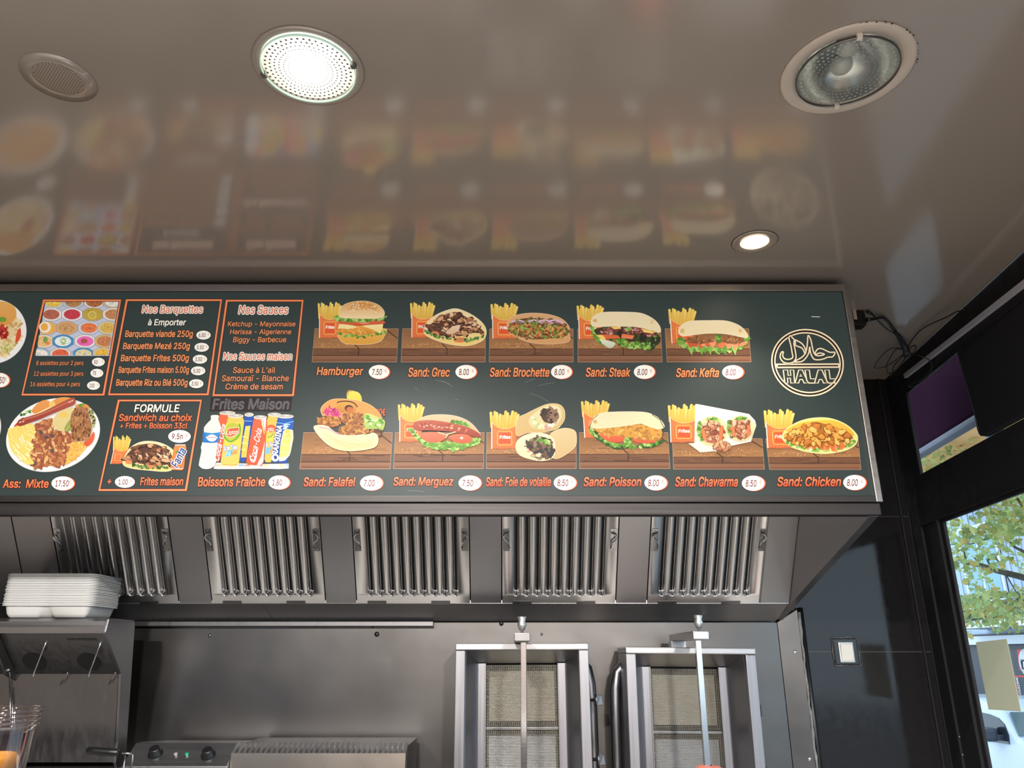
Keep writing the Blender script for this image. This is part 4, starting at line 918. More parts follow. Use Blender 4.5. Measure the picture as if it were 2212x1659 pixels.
q = Ink.spl([(200, 760), (380, 650), (680, 620), (720, 820), (640, 980), (690, 1090), (640, 1160), (560, 1170), (640, 1320), (680, 1400), (560, 1420), (380, 1280), (240, 1120), (190, 900)]); i.poly(q, (246, 220, 120))
for a in range(34):
    while True:
        x, y = i.r.uniform(200, 690), i.r.uniform(640, 1400)
        if Ink.inside((x, y), q): break
    an = i.r.uniform(.5, 1.2); dx, dy = 110 * math.cos(an), 110 * math.sin(an); i.line([(x - dx * .7, y - dy * .7), (x + dx * .7, y + dy * .7)], 62, (228, 190, 90)); i.line([(x - dx * .7, y - dy * .7 - 4), (x + dx * .7, y + dy * .7 - 4)], 50, i.r.choice(((250, 230, 150), (252, 226, 128), (248, 218, 112), (252, 236, 170))))
i.shape([(1080, 540), (1180, 400), (1340, 320), (1480, 300), (1440, 480), (1420, 700), (1290, 760), (1150, 730), (1090, 640)], (234, 214, 150), (226, 204, 140), (246, 232, 190)); i.oval(1290, 440, 90, 60, (242, 204, 104)); i.shape([(1310, 700), (1400, 550), (1440, 560), (1440, 720), (1350, 780)], (170, 178, 86), (146, 158, 70)); i.line([(1340, 750), (1410, 660)], 9, (220, 222, 160))
i.ruffle([(1820, 360), (1860, 440), (1900, 540), (1880, 640)], 40, [(150, 168, 84), (110, 84, 60), (180, 190, 120), (90, 60, 48)], 40, (18, 34)); i.shape([(1690, 1000), (1800, 900), (1880, 780), (1910, 830), (1880, 960), (1770, 1060)], (234, 112, 70), (220, 90, 54)); i.ruffle([(1600, 260), (1690, 250)], 20, GR, 12, (14, 26))
q = i.shape([(1430, 560), (1470, 380), (1580, 310), (1740, 310), (1800, 450), (1850, 650), (1830, 820), (1760, 930), (1620, 960), (1510, 940), (1450, 780)], (182, 126, 82), (160, 106, 66), (120, 76, 50)); i.scatter(q, 130, (9, 20), [(200, 144, 96), (150, 98, 62), (128, 80, 52), (190, 134, 90)], (1, 3), (1, 2)); i.scatter(q, 16, (8, 16), [(92, 58, 42)], (2, 4), (1, 2))
i.shape([(385, 620), (400, 560), (470, 520), (800, 420), (1000, 330), (1300, 180), (1450, 110), (1510, 110), (1535, 170), (1500, 240), (1300, 330), (1050, 430), (850, 520), (600, 610), (470, 655), (410, 660)], (186, 92, 74), (156, 66, 54), (128, 48, 40)); i.line([(480, 548), (800, 452), (1050, 350), (1350, 205), (1470, 150)], 24, (206, 120, 96))
for x, y in ((440, 590), (500, 575), (1420, 190), (1470, 165)): i.blob(x, y, 26, 12, (240, 206, 190), -.5)
i.build('dish_picture', label='printed mixed grill plate with sausage, steak and fries')
def plate(C, cx, cy, rx, ry, seed, pal, base):
    i = Ink(*C, 2, seed); i.oval(cx, cy, rx, ry, (214, 212, 208), None, -.25, 60); i.oval(cx, cy, rx * .99, ry * .985, (249, 248, 244), (240, 238, 234), -.25, 60)
    q = i.oval(cx, cy, rx * .84, ry * .82, base, None, -.25, 40); i.scatter(q, 170, (8, 22), pal, (1.1, 2.6)); return i
FOOD = [(240, 196, 110), (232, 160, 84), (216, 132, 72), (246, 222, 160), (196, 116, 66), (244, 206, 130)]
i = plate(C1, -58, 340, 262, 246, 61, [(232, 206, 156), (222, 190, 128), (240, 220, 176), (210, 168, 104)], (232, 210, 160)); i.shape([(-160, 260), (-120, 140), (10, 110), (110, 150), (125, 230), (60, 290), (-40, 290)], (240, 180, 100), (228, 158, 80))
i.scatter(Ink.spl([(-20, 330), (20, 300), (60, 340), (50, 380), (0, 400)]), 40, (6, 13), [(176, 46, 40), (150, 32, 34), (198, 66, 52)]); i.oval(20, 250, 34, 20, (120, 158, 64)); i.shape([(120, 425), (135, 340), (160, 320), (162, 375), (140, 420)], (222, 84, 54)); i.scatter([(0, 420), (140, 430), (80, 500), (0, 520)], 60, (3, 6), [(206, 196, 130), (230, 214, 150), (150, 170, 80)]); i.build('dish_picture', label='printed couscous plate cut by the left edge of the view')
i = plate(C1, -345, 1090, 358, 290, 62, FOOD, (230, 170, 96)); i.build('dish_picture')
i = plate(C1, -640, 360, 300, 250, 63, FOOD, (232, 160, 84)); i.build('dish_picture')
i = plate(C1, -1080, 1090, 340, 280, 64, FOOD, (230, 170, 96)); i.build('dish_picture')

# --- cold drinks
CD = (430, 880, 10.533); i = Ink(*CD, 2, 71)
SIL, SILD, RED, REDK, TEA, BLU = (226, 218, 204), (186, 180, 172), (240, 104, 66), (222, 82, 50), (250, 194, 92), (38, 82, 168)
i.poly([(330, 1395), (400, 1260), (1460, 1290), (2040, 1280), (2040, 1390), (1820, 1405), (1400, 1395), (800, 1405), (420, 1405)], (222, 214, 210))
for a, b, c in ((330, 480, (240, 170, 150)), (480, 860, (248, 196, 110)), (870, 1010, (84, 146, 200)), (1010, 1150, RED), (1150, 1400, (214, 208, 206)), (1410, 1580, (248, 204, 120)), (1800, 1900, (244, 190, 100)), (1930, 2030, (120, 170, 220))): i.poly([(a, 1390), (a + 40, 1300), (b + 20, 1300), (b, 1390)], c, (244, 232, 220))
def can(tl, tr, br, bl, col, col2, lid=True):
    i.poly([(tl[0] + 8, tl[1]), (tr[0] - 8, tr[1]), (tr[0] + 18, tr[1] + 90), (br[0], br[1] - 70), (br[0] - 30, br[1]), (bl[0] + 30, bl[1]), (bl[0], bl[1] - 70), (tl[0] - 18, tl[1] + 90)], col, col2)
    if lid: i.oval((tl[0] + tr[0]) / 2, tl[1] - 22, (tr[0] - tl[0]) / 2 + 6, 46, SIL); i.oval((tl[0] + tr[0]) / 2, tl[1] - 30, (tr[0] - tl[0]) / 2 - 18, 28, SILD); i.oval((tl[0] + tr[0]) / 2 + 20, tl[1] - 34, 60, 10, (240, 236, 226))
can((470, 150), (820, 150), (480, 1250), (390, 1250), RED, REDK); i.text('Coca-Cola', (60, 700, 900, 810), (252, 246, 236), (150, 50, 40), bold=.02, ow=.02, shear=.4, rot=(505, 775, -1.37))
can((1040, 190), (1240, 190), (1060, 1240), (920, 1240), BLU, (34, 74, 160)); i.poly([(1060, 430), (1170, 420), (1080, 1140), (960, 1140), (990, 800)], (250, 206, 96), (246, 184, 72)); i.line([(1040, 310), (1210, 316)], 14, (150, 196, 232))
for y in (680, 820, 970): i.line([(1150 - (y - 400) * .17, y), (1020 - (y - 400) * .1, y - 14)], 18, (250, 230, 160))
can((1570, 190), (1860, 190), (1660, 1250), (1490, 1250), (250, 190, 84), (248, 180, 80)); i.oval(1640, 480, 110, 85, (228, 98, 58)); i.text('pto', (1568, 455, 1700, 570), (252, 240, 226), None, shear=.1, bold=.01)
i.poly([(1545, 620), (1700, 600), (1690, 760), (1540, 780)], (196, 200, 70), (222, 206, 80)); i.line([(1560, 690), (1640, 660), (1700, 600)], 22, (106, 160, 60)); i.text('e Te', (1522, 800, 1680, 890), (250, 250, 250), (40, 110, 180), ow=.05, bold=.02, shear=.12); i.poly([(1530, 920), (1660, 900), (1640, 1040), (1510, 1070)], (104, 182, 220)); i.poly([(1580, 1000), (1660, 930), (1650, 1040)], (240, 150, 90))
can((660, 220), (1010, 230), (910, 1330), (495, 1310), TEA, (250, 190, 96)); i.poly([(620, 360), (1000, 330), (970, 640), (930, 900), (550, 1000), (540, 900)], (226, 206, 78), (232, 200, 76)); i.oval(770, 560, 190, 205, (186, 190, 62)); i.line(Ink.spl([(600, 640), (620, 720), (720, 780), (860, 700), (930, 560), (930, 430), (900, 380), (880, 470)])[:-10], 42, (112, 164, 58)); i.poly([(640, 500), (700, 470), (910, 450), (915, 590), (830, 640), (720, 690), (610, 660)], (252, 226, 190)); i.poly([(652, 508), (704, 482), (900, 462), (904, 582), (826, 628), (716, 676), (622, 650)], (228, 92, 54))
i.text('Lipton', (628, 520, 890, 640), (253, 242, 228), None, shear=.08, bold=.012, rot=(760, 575, -.12)); i.text('Ice Tea', (560, 870, 862, 965), (252, 252, 250), (32, 104, 176), ow=.06, bold=.03, shear=.12, rot=(710, 915, -.12)); i.poly([(640, 1000), (790, 960), (730, 1090), (590, 1150)], (96, 186, 222), (130, 200, 220)); i.poly([(700, 1080), (790, 980), (880, 950), (860, 1060)], (246, 166, 90), (240, 140, 70)); i.line([(520, 1290), (700, 1318), (890, 1300)], 14, (190, 150, 90)); i.scatter([(600, 1050), (760, 1000), (720, 1100)], 14, (8, 16), [(60, 150, 206), (170, 220, 236)])
can((1250, 250), (1540, 250), (1460, 1340), (1075, 1300), RED, REDK); i.poly([(1400, 250), (1530, 250), (1510, 560), (1460, 460)], (236, 232, 230), (206, 202, 204)); i.line([(1420, 260), (1440, 400), (1490, 600)], 18, (250, 214, 130)); i.line([(1450, 260), (1470, 400), (1500, 560)], 10, (236, 120, 80)); i.poly([(1500, 760), (1470, 1230), (1400, 1330), (1310, 1330), (1420, 1100)], (214, 208, 208), (196, 192, 196))
i.text('Coca-Cola', (920, 790, 1680, 930), (253, 248, 240), (170, 56, 40), bold=.012, ow=.012, shear=.45, rot=(1290, 860, -1.36)); i.line(Ink.spl([(1160, 1080), (1180, 1210), (1250, 1250), (1300, 1150), (1330, 960), (1300, 1000), (1270, 1180), (1200, 1180)])[:-4], 13, (253, 248, 240))
can((1790, 230), (2150, 250), (2020, 1280), (1650, 1250), (40, 92, 176), (36, 70, 150)); i.line([(1760, 350), (1950, 375), (2150, 320)], 16, (130, 186, 230)); i.poly([(1920, 540), (2000, 490), (2140, 520), (2150, 700), (2080, 1050), (1950, 1200), (1820, 1200), (1860, 800)], (250, 236, 180)); i.poly([(1980, 500), (2060, 500), (2090, 680), (2040, 1060), (1830, 1150), (1860, 860)], (250, 196, 84), (252, 216, 110))
for y, w in ((600, 60), (700, 80), (840, 100), (1000, 120)): i.line([(1985 - w * 1.05, y), (1990, y + 22), (1990 + w * .8, y - 6)], 22, (252, 232, 170)); i.oval(1975 - w * .2, y + 75, w * .5, 46, (253, 222, 120))
i.line([(1830, 1220), (1950, 1200), (2060, 1080)], 24, (240, 240, 236)); i.text('ORANGINA', (1390, 740, 2180, 860), (252, 250, 244), (30, 50, 116), bold=.03, ow=.04, shear=.1, rot=(1780, 810, -1.40)); i.oval(1735, 1150, 86, 84, (252, 250, 244), None, -.3); i.oval(1740, 1140, 36, 44, (36, 56, 130), None, -.3); i.scatter([(1900, 400), (2060, 380), (2050, 480), (1920, 500)], 18, (10, 22), [(170, 214, 240), (120, 180, 226), (220, 236, 246)])
i.shape([(275, 240), (275, 200), (320, 182), (440, 186), (450, 230), (440, 272), (460, 340), (490, 420), (500, 500), (480, 560), (430, 800), (420, 900), (380, 1120), (400, 1200), (350, 1330), (240, 1395), (100, 1395), (30, 1350), (5, 1290), (60, 1000), (50, 920), (80, 800), (120, 560), (125, 460), (200, 360), (270, 290)], (240, 234, 222), (232, 222, 210), (250, 248, 240))
i.poly([(112, 566), (300, 590), (498, 566), (440, 800), (280, 815), (80, 800)], (60, 142, 204), (34, 110, 184)); i.oval(295, 700, 110, 80, (226, 236, 244)); i.line([(165, 690), (295, 680), (420, 690)], 40, (244, 232, 226)); i.line([(195, 692), (295, 684), (400, 692)], 14, (226, 110, 90)); i.poly([(90, 590), (150, 590), (140, 790), (84, 790)], (44, 112, 180))
for y in (460, 520, 900, 980, 1060, 1150, 1230): i.line([(100 - (y - 460) * .08, y), (260, y + 18), (440 - (y - 460) * .1, y)], 7, (206, 200, 192))
i.build('dish_picture', label='printed row of drinks cans and a water bottle')

# --- halal emblem
CH = (1660, 700, 9.759); i = Ink(*CH, 2, 81); CRM, DK = (252, 232, 196), (46, 28, 20)
def ring(cx, cy, a, b, rot, w, col): i.line([(cx + a * math.cos(t) * math.cos(rot) - b * math.sin(t) * math.sin(rot), cy + a * math.cos(t) * math.sin(rot) + b * math.sin(t) * math.cos(rot)) for t in (2 * PI * k / 90 for k in range(90))], w, col, True)
for w, c in ((46, DK), (30, CRM)): ring(822, 815, 758, 690, .32, w, c)
ring(822, 815, 725, 655, .32, 26, DK)
for w, c in ((42, DK), (28, CRM)): ring(822, 815, 694, 622, .32, w, c)
i.poly([(150, 832), (1495, 828), (1510, 920), (180, 930)], DK); 
for a, b in (((160, 850), (1490, 845)), ((185, 915), (1500, 908))): i.line([a, b], 32, CRM)
i.line([(170, 850), (185, 915)], 30, CRM); i.line([(1480, 845), (1490, 908)], 30, CRM)
strokes = [[(478, 245), (500, 290), (540, 330), (535, 420), (555, 520), (580, 680), (560, 760), (500, 815), (410, 830), (310, 800), (250, 720), (250, 640), (285, 585), (315, 595), (300, 640), (310, 700), (360, 740), (430, 745), (490, 725), (512, 690), (500, 620), (470, 450), (430, 300), (440, 265)],
           [(565, 340), (600, 350), (700, 410), (760, 490), (785, 580), (770, 630), (735, 550), (690, 500), (570, 450), (568, 390)],
           [(835, 240), (890, 330), (920, 470), (950, 590), (1000, 660), (1080, 668), (1180, 640), (1080, 610), (1000, 640), (985, 605), (1030, 535), (1100, 515), (1180, 545), (1290, 595), (1400, 600), (1350, 690), (1250, 700), (1150, 740), (1040, 755), (960, 740), (910, 670), (880, 580), (866, 480), (850, 600), (800, 700), (720, 780), (640, 800), (545, 800), (600, 760), (690, 710), (760, 640), (800, 540), (820, 400)]]
for s_ in strokes:
    q = Ink.spl(s_, 4); i.line(q, 44, DK, True)
for s_ in strokes:
    q = Ink.spl(s_, 4); i.line(q, 27, CRM, True)
def let(p, x): return [(a + x + (b - 970) * .16 - 0, b) for a, b in p]
H_ = [(310, 970), (395, 970), (405, 1085), (478, 1085), (450, 970), (530, 970), (560, 1245), (475, 1245), (470, 1140), (400, 1140), (410, 1245), (330, 1245)]
H_ = [(310, 970), (405, 970), (412, 1085), (470, 1085), (455, 970), (530, 970), (550, 1245), (468, 1245), (460, 1140), (400, 1140), (408, 1245), (345, 1245)]
A_ = [(635, 970), (715, 970), (835, 1245), (750, 1245), (715, 1170), (660, 1170), (635, 1245), (560, 1245)]
L_ = [(770, 970), (860, 970), (885, 1155), (990, 1155), (985, 1245), (850, 1245), (805, 1190)]
for p in (H_, A_, L_, [(x + 410, y) for x, y in A_], [(x + 415, y) for x, y in L_]): i.line(p, 36, DK, True); i.line(p, 25, CRM, True)
for x in (0, 410): i.line([(658, 1105), (678, 1060), (702, 1105)], 18, CRM, True)
i.build('halal_emblem', label='cream halal emblem with a double ring')
# scratches in the film
i = Ink(*C3, 3)
for a, b in (((1060, 710), (1170, 740)), ((1210, 862), (1235, 860)), ((900, 770), (930, 790)), ((850, 1555), (980, 1562)), ((1110, 715), (1190, 760))): i.line([a, ((a[0] + b[0]) / 2, (a[1] + b[1]) / 2 - 4), b], 1.6, (150, 160, 158))
i.o = C4
for a, b in (((370, 810), (515, 878)), ((430, 755), (560, 730)), ((330, 730), (410, 700))): i.line([a, ((a[0] + b[0]) / 2 + 8, (a[1] + b[1]) / 2 - 6), b], 1.6, (140, 150, 148))
i.o = C5; i.line([(1030, 268), (1088, 270)], 5, (214, 220, 214)); i.build('scratches')
# ---------------------------------------------------------------- extractor hood
HX = 1.206; E0 = EYE
hood = thing('extractor_hood', 'long brushed steel extractor hood under the menu board', 'extractor hood', (0, SIGN_Y, E0 + 0.43))
m = MB()
m.box((BX0, SIGN_Y - 0.004, E0 + 0.43), (HX, SIGN_Y + 0.02, E0 + 0.4695), 0.003)
m.box((BX0, SIGN_Y + 0.02, E0 + 0.43), (HX - 0.03, SIGN_Y + 0.035, E0 + 0.4695), 0.003)
m.build('fascia', STEEL_LIP, hood)
m = MB(); m.prism_x([(SIGN_Y + 0.0205, E0 + 0.43), (WALL_Y - 0.033, E0 + 0.146), (WALL_Y - 0.033, E0 + 1.25), (SIGN_Y + 0.104, E0 + 1.25), (SIGN_Y + 0.104, E0 + 0.471), (SIGN_Y + 0.0205, E0 + 0.471)], HX - 0.03, HX, 0.0015)
m.build('end_panel', STEEL, hood)
m = MB(); m.box((BX0, SIGN_Y + 0.105, E0 + 1.235), (HX - 0.031, WALL_Y - 0.033, E0 + 1.25)); m.box((BX0, SIGN_Y + 0.103, E0 + 0.47), (HX - 0.031, SIGN_Y + 0.115, E0 + 1.234)); m.build('top_casing', STEEL, hood)
# slope of the filter bank
FB = Vector((0, 3.369, E0 + 0.207)); FD = Vector((0, -0.576, 0.8175)); FN = Vector((0, -0.8175, -0.576)); FL = 0.50
def fpt(x, v, w=0.0): p = FB + FD * v + FN * w; return (x, p.y, p.z)
def slab(mb, x0, x1, v0, v1, w0, w1, bev=0.0):
    mb.hexa([fpt(x0, v0, w0), fpt(x1, v0, w0), fpt(x1, v1, w0), fpt(x0, v1, w0)], [fpt(x0, v0, w1), fpt(x1, v0, w1), fpt(x1, v1, w1), fpt(x0, v1, w1)], bev)
m = MB(); slab(m, BX0, HX - 0.031, -0.004, FL, -0.06, -0.05); m.build('plenum', DARKHOLE, hood)
fw_b = 3.369 * CP + 0.207 * SP
FCX = [(px - 1106) / FPX * fw_b for px in (264, 581, 893.5, 1207, 1520)]
FW = 242.5 / FPX * fw_b
gaps = []
xs = [FCX[0] - FW / 2 - 0.13] 
prev = None
edges_ = [(c - FW / 2, c + FW / 2) for c in FCX]
spans = [(BX0, edges_[0][0] - 0.165), (edges_[0][0] - 0.161, edges_[0][0] - 0.005)] + [(edges_[k][1] + 0.005, edges_[k + 1][0] - 0.005) for k in range(4)] + [(edges_[4][1] + 0.005, 1.0435), (1.047, HX - 0.031)]
for a, b in spans:
    m = MB(); slab(m, a, b, 0.0, FL, -0.012, 0.0, 0.0012); m.build('filler_plate', FILLER, hood)
# trough between the filters and the wall
m = MB()
def trough(x0, x1): m.prism_x([(3.372, E0 + 0.205), (3.565, E0 + 0.141), (3.566, E0 + 0.155), (3.372, E0 + 0.22)], x0, x1, 0.001)
xj = (583 - 1106) / FPX * (3.5 * CP + .16 * SP)
trough(BX0, xj - 0.0012); trough(xj + 0.0012, HX - 0.031)
m.build('grease_trough', TROUGH, hood)
m = MB(); m.box((-1.72, 3.535, E0 + 0.118), ((937 - 1106) / FPX * 3.4, 3.564, E0 + 0.139), 0.003); m.build('drip_lip', STEEL_DK, hood)

# baffle filters
def filter_mesh():
    nch = 9; pitch = FW * 0.85 / nch; x0 = -FW * 0.85 / 2 + pitch / 2; r = pitch * 0.235; L = FL - 0.03
    us = sorted(set([-FW / 2, FW / 2] + [x0 + k * pitch + d * r for k in range(nch) for d in (-1.25, -1.0, -.85, -.7, -.5, -.25, 0, .25, .5, .7, .85, 1.0, 1.25)]))
    vs = [0.0, 0.015] + [0.03 + 0.0025 * k for k in range(17)] + [0.09 + 0.05 * k for k in range(7)] + [FL - 0.05, FL]
    bm = bmesh.new(); G = []
    for v in vs:
        row = []
        for u in us:
            h = 0.0
            for k in range(nch):
                d = abs(u - (x0 + k * pitch)); dv = (0.036 + r) - v
                dd = math.hypot(d, dv) if dv > 0 else d
                if dd < r * 1.25:
                    t = min(1, max(0, (r * 1.25 - dd) / (r * 0.75))); t = t * t * (3 - 2 * t); h = -0.030 * t
            row.append(bm.verts.new((u, v, h)))
        G.append(row)
    for i in range(len(vs) - 1):
        for j in range(len(us) - 1):
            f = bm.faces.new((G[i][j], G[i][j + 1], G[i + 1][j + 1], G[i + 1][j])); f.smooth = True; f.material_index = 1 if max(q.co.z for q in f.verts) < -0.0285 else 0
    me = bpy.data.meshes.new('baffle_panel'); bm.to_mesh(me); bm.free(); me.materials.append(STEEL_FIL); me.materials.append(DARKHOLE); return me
def handle_mesh(sg):
    mb = MB()
    mb.box((-0.014, 0, 0), (0.014, 0.10, 0.002), 0.0008)
    q = Ink.spl([(0.012 * sg, 0.018, 0), (-0.010 * sg, 0.03, 0), (-0.012 * sg, 0.05, 0), (0.004 * sg, 0.062, 0), (0.012 * sg, 0.075, 0)], 6)
    pts = [(0.012 * sg, 0.085), (-0.004 * sg, 0.08), (-0.012 * sg, 0.068), (-0.004 * sg, 0.055), (0.008 * sg, 0.045), (0.010 * sg, 0.03), (0.012 * sg, 0.015)]
    mb.tube([(x, y, 0.003 + 0.012 * math.sin(PI * k / 6)) for k, (x, y) in enumerate(pts)], 0.0035, 8)
    for y in (0.008, 0.092): mb.ball((0, y, 0.002), 0.003, (1, 1, .6), seg=8)
    return mb
rotx = math.atan2(0.8175, -0.576)
order = ['steel baffle filter partly hidden behind the stacked foam boxes', 'second of five steel baffle filters, just beside the stacked foam boxes', 'middle steel baffle filter of the five in the hood', 'steel baffle filter directly above the grill with knobs', 'steel baffle filter nearest the street window, last of the five']
f0 = thing('baffle_filter', order[0], 'grease filter', (FCX[0], FB.y, FB.z), (rotx, 0, 0), 'baffle filters in the extractor hood')
link('baffle_panel', filter_mesh(), f0, None, True)
for sg in (-1, 1):
    o = handle_mesh(-sg).build('handle', CHROME, f0, None, True); o.location = (sg * (FW / 2 - 0.016), 0.245, 0.001)
m = MB(); m.box((-FW / 2, 0, -0.03), (FW / 2, 0.002, -0.001)); m.box((-FW / 2 - .001, 0, -0.03), (-FW / 2 + 0.001, FL, -0.001)); m.box((FW / 2 - 0.001, 0, -0.03), (FW / 2 + .001, FL, -0.001)); m.build('rim', STEEL, f0, None, True)
m = MB()
for x in (-0.145, 0.125): m.box((x - 0.05, -0.006, 0.0005), (x + 0.05 - .02, 0.010, 0.0025), 0.0008)
m.build('clip', STEEL_DK, f0, None, True)
for k in range(1, 5): dup(f0, order[k], (FCX[k], FB.y, FB.z))

# ---------------------------------------------------------------- steel cladding on the wall
clad = thing('wall_cladding', 'brushed sheet steel cladding on the wall behind the grills', 'wall panel', (0, WALL_Y, 0.9))
m = MB(); m.box((LX + 0.002, WALL_Y - 0.03, 0.88), (1.179, WALL_Y - 0.001, E0 + 0.135)); m.build('main_sheet', STEEL_WALL, clad)
m = MB(); m.hexa([(1.182, WALL_Y - 0.031, 0.88), (1.272, WALL_Y - 0.038, 0.88), (1.272, WALL_Y - 0.001, 0.88), (1.182, WALL_Y - 0.001, 0.88)], [(1.182, WALL_Y - 0.031, E0 + 0.135), (1.205, WALL_Y - 0.033, E0 + 0.135), (1.205, WALL_Y - 0.001, E0 + 0.135), (1.182, WALL_Y - 0.001, E0 + 0.135)])
m.hexa([(1.207, WALL_Y - 0.033, E0 + 0.134), (1.272, WALL_Y - 0.038, E0 + 0.134), (1.272, WALL_Y - 0.001, E0 + 0.134), (1.207, WALL_Y - 0.001, E0 + 0.134)], [(1.207, WALL_Y - 0.033, E0 + 0.136), (1.272, WALL_Y - 0.038, E0 + 0.17), (1.272, WALL_Y - 0.001, E0 + 0.17), (1.207, WALL_Y - 0.001, E0 + 0.136)])
m.bm.free(); m = MB()
m.hexa([(1.182, WALL_Y - 0.031, 0.88), (1.272, WALL_Y - 0.040, 0.88), (1.272, WALL_Y - 0.001, 0.88), (1.182, WALL_Y - 0.001, 0.88)], [(1.182, WALL_Y - 0.031, E0 + 0.136), (1.272, WALL_Y - 0.040, E0 + 0.19), (1.272, WALL_Y - 0.001, E0 + 0.19), (1.182, WALL_Y - 0.001, E0 + 0.136)])
m.build('edge_strip', STEEL_WALL, clad)
m = MB(); rr = random.Random(4); p = []
for k in range(40): p.append((1.278 + rr.uniform(-.002, .003), WALL_Y - 0.036, 0.9 + (E0 + 0.18 - 0.9) * k / 39))
m.tube(p, [0.006 + rr.uniform(-.002, .0025) for _ in p], 7); m.build('sealant_bead', SILIC, clad)
m = MB(); m.tube([(1.294, WALL_Y - 0.026, 0.9), (1.294, WALL_Y - 0.026, E0 + 0.2)], 0.0105, 12); m.build('edge_trim', BLACKPL, clad)
for px, py, r, mt in ((453, 1373, 0.007, STEEL_DK), (814, 1370, 0.011, BLACKPL), (805, 1352, 0.008, BLACKPL), (1083, 1347, 0.010, BLACKPL), (1170, 1370, 0.006, STEEL_DK), (1528, 1375, 0.012, CHROME)):
    m = MB(); m.ball(at_y(px, py, WALL_Y - 0.031), r, (1, 0.6, 1), seg=12); m.build('bolt', mt, clad)
for px, py in ((1717, 1409), (1749, 1640)):
    m = MB(); m.ball(at_y(px, py, WALL_Y - 0.036), 0.008, (1, 0.4, 1.2), seg=10); m.build('bolt', CHROME, clad)

# light switch
sw = thing('light_switch', 'black framed light switch with white rocker on the black tiled wall', 'light switch', wr(at_y(1824, 1440, WALL_Y)))
a, b = at_y(1795, 1378, WALL_Y), at_y(1857, 1437, WALL_Y)
m = MB(); rr = random.Random(2); q = []
for k in range(44):
    t = k / 44 * 4; s_ = int(t); u = t - s_; c4 = [(a.x, a.z), (b.x, a.z), (b.x, b.z), (a.x, b.z)]
    x = c4[s_][0] + (c4[(s_ + 1) % 4][0] - c4[s_][0]) * u; z = c4[s_][1] + (c4[(s_ + 1) % 4][1] - c4[s_][1]) * u
    q.append((x + rr.uniform(-.004, .004), WALL_Y - 0.003, z + rr.uniform(-.004, .004)))
m.tube(q, 0.0038, 6, True); m.build('sealant', noisy(mat('dirty sealant', (112, 110, 108), 0.6), (60, 60, 60), (0.5, 0.7), 4, 0.5, (60, 60, 62)), sw)
m = MB(); m.box((a.x + 0.002, WALL_Y - 0.012, b.z + 0.002), (b.x - 0.002, WALL_Y - 0.0005, a.z - 0.002), 0.004); m.build('plate', mat('gloss black plate', (18, 18, 19), 0.15), sw)
c = at_y(1826, 1409, WALL_Y)
m = MB(); m.box((c.x - 0.033, WALL_Y - 0.017, c.z - 0.043), (c.x + 0.033, WALL_Y - 0.010, c.z + 0.043), 0.004); m.build('surround', mat('silver surround', (196, 196, 194), 0.35, 0.4), sw)
m = MB(); m.hexa([(c.x - 0.025, WALL_Y - 0.018, c.z - 0.034), (c.x + 0.025, WALL_Y - 0.018, c.z - 0.034), (c.x + 0.025, WALL_Y - 0.023, c.z + 0.032), (c.x - 0.025, WALL_Y - 0.023, c.z + 0.032)], [(c.x - 0.025, WALL_Y - 0.0165, c.z - 0.034), (c.x + 0.025, WALL_Y - 0.0165, c.z - 0.034), (c.x + 0.025, WALL_Y - 0.0165, c.z + 0.032), (c.x - 0.025, WALL_Y - 0.0165, c.z + 0.032)], 0.001)
m.build('rocker', WHITEP, sw)

# ---------------------------------------------------------------- worktops (below the picture) that carry the appliances
m = MB(); m.box((LX + 0.002, 2.75, 0.86), (1.5, WALL_Y - 0.04, 0.9), 0.006); tag(m.build('worktop', STONE), 'long worktop under the steel cladded wall', 'worktop')
m = MB()
m.box((LX + 0.002, 2.8, 0), (1.45, WALL_Y - 0.05, 0.858)); tag(m.build('base_cabinet', STEEL), 'steel base cabinet under the worktop', 'cabinet')
m = MB(); m.box((-2.2, 0.95, 0), (0.2, 1.65, 1.44), 0.01); tag(m.build('display_counter', STEEL), 'steel fronted display counter at the customer side', 'counter')

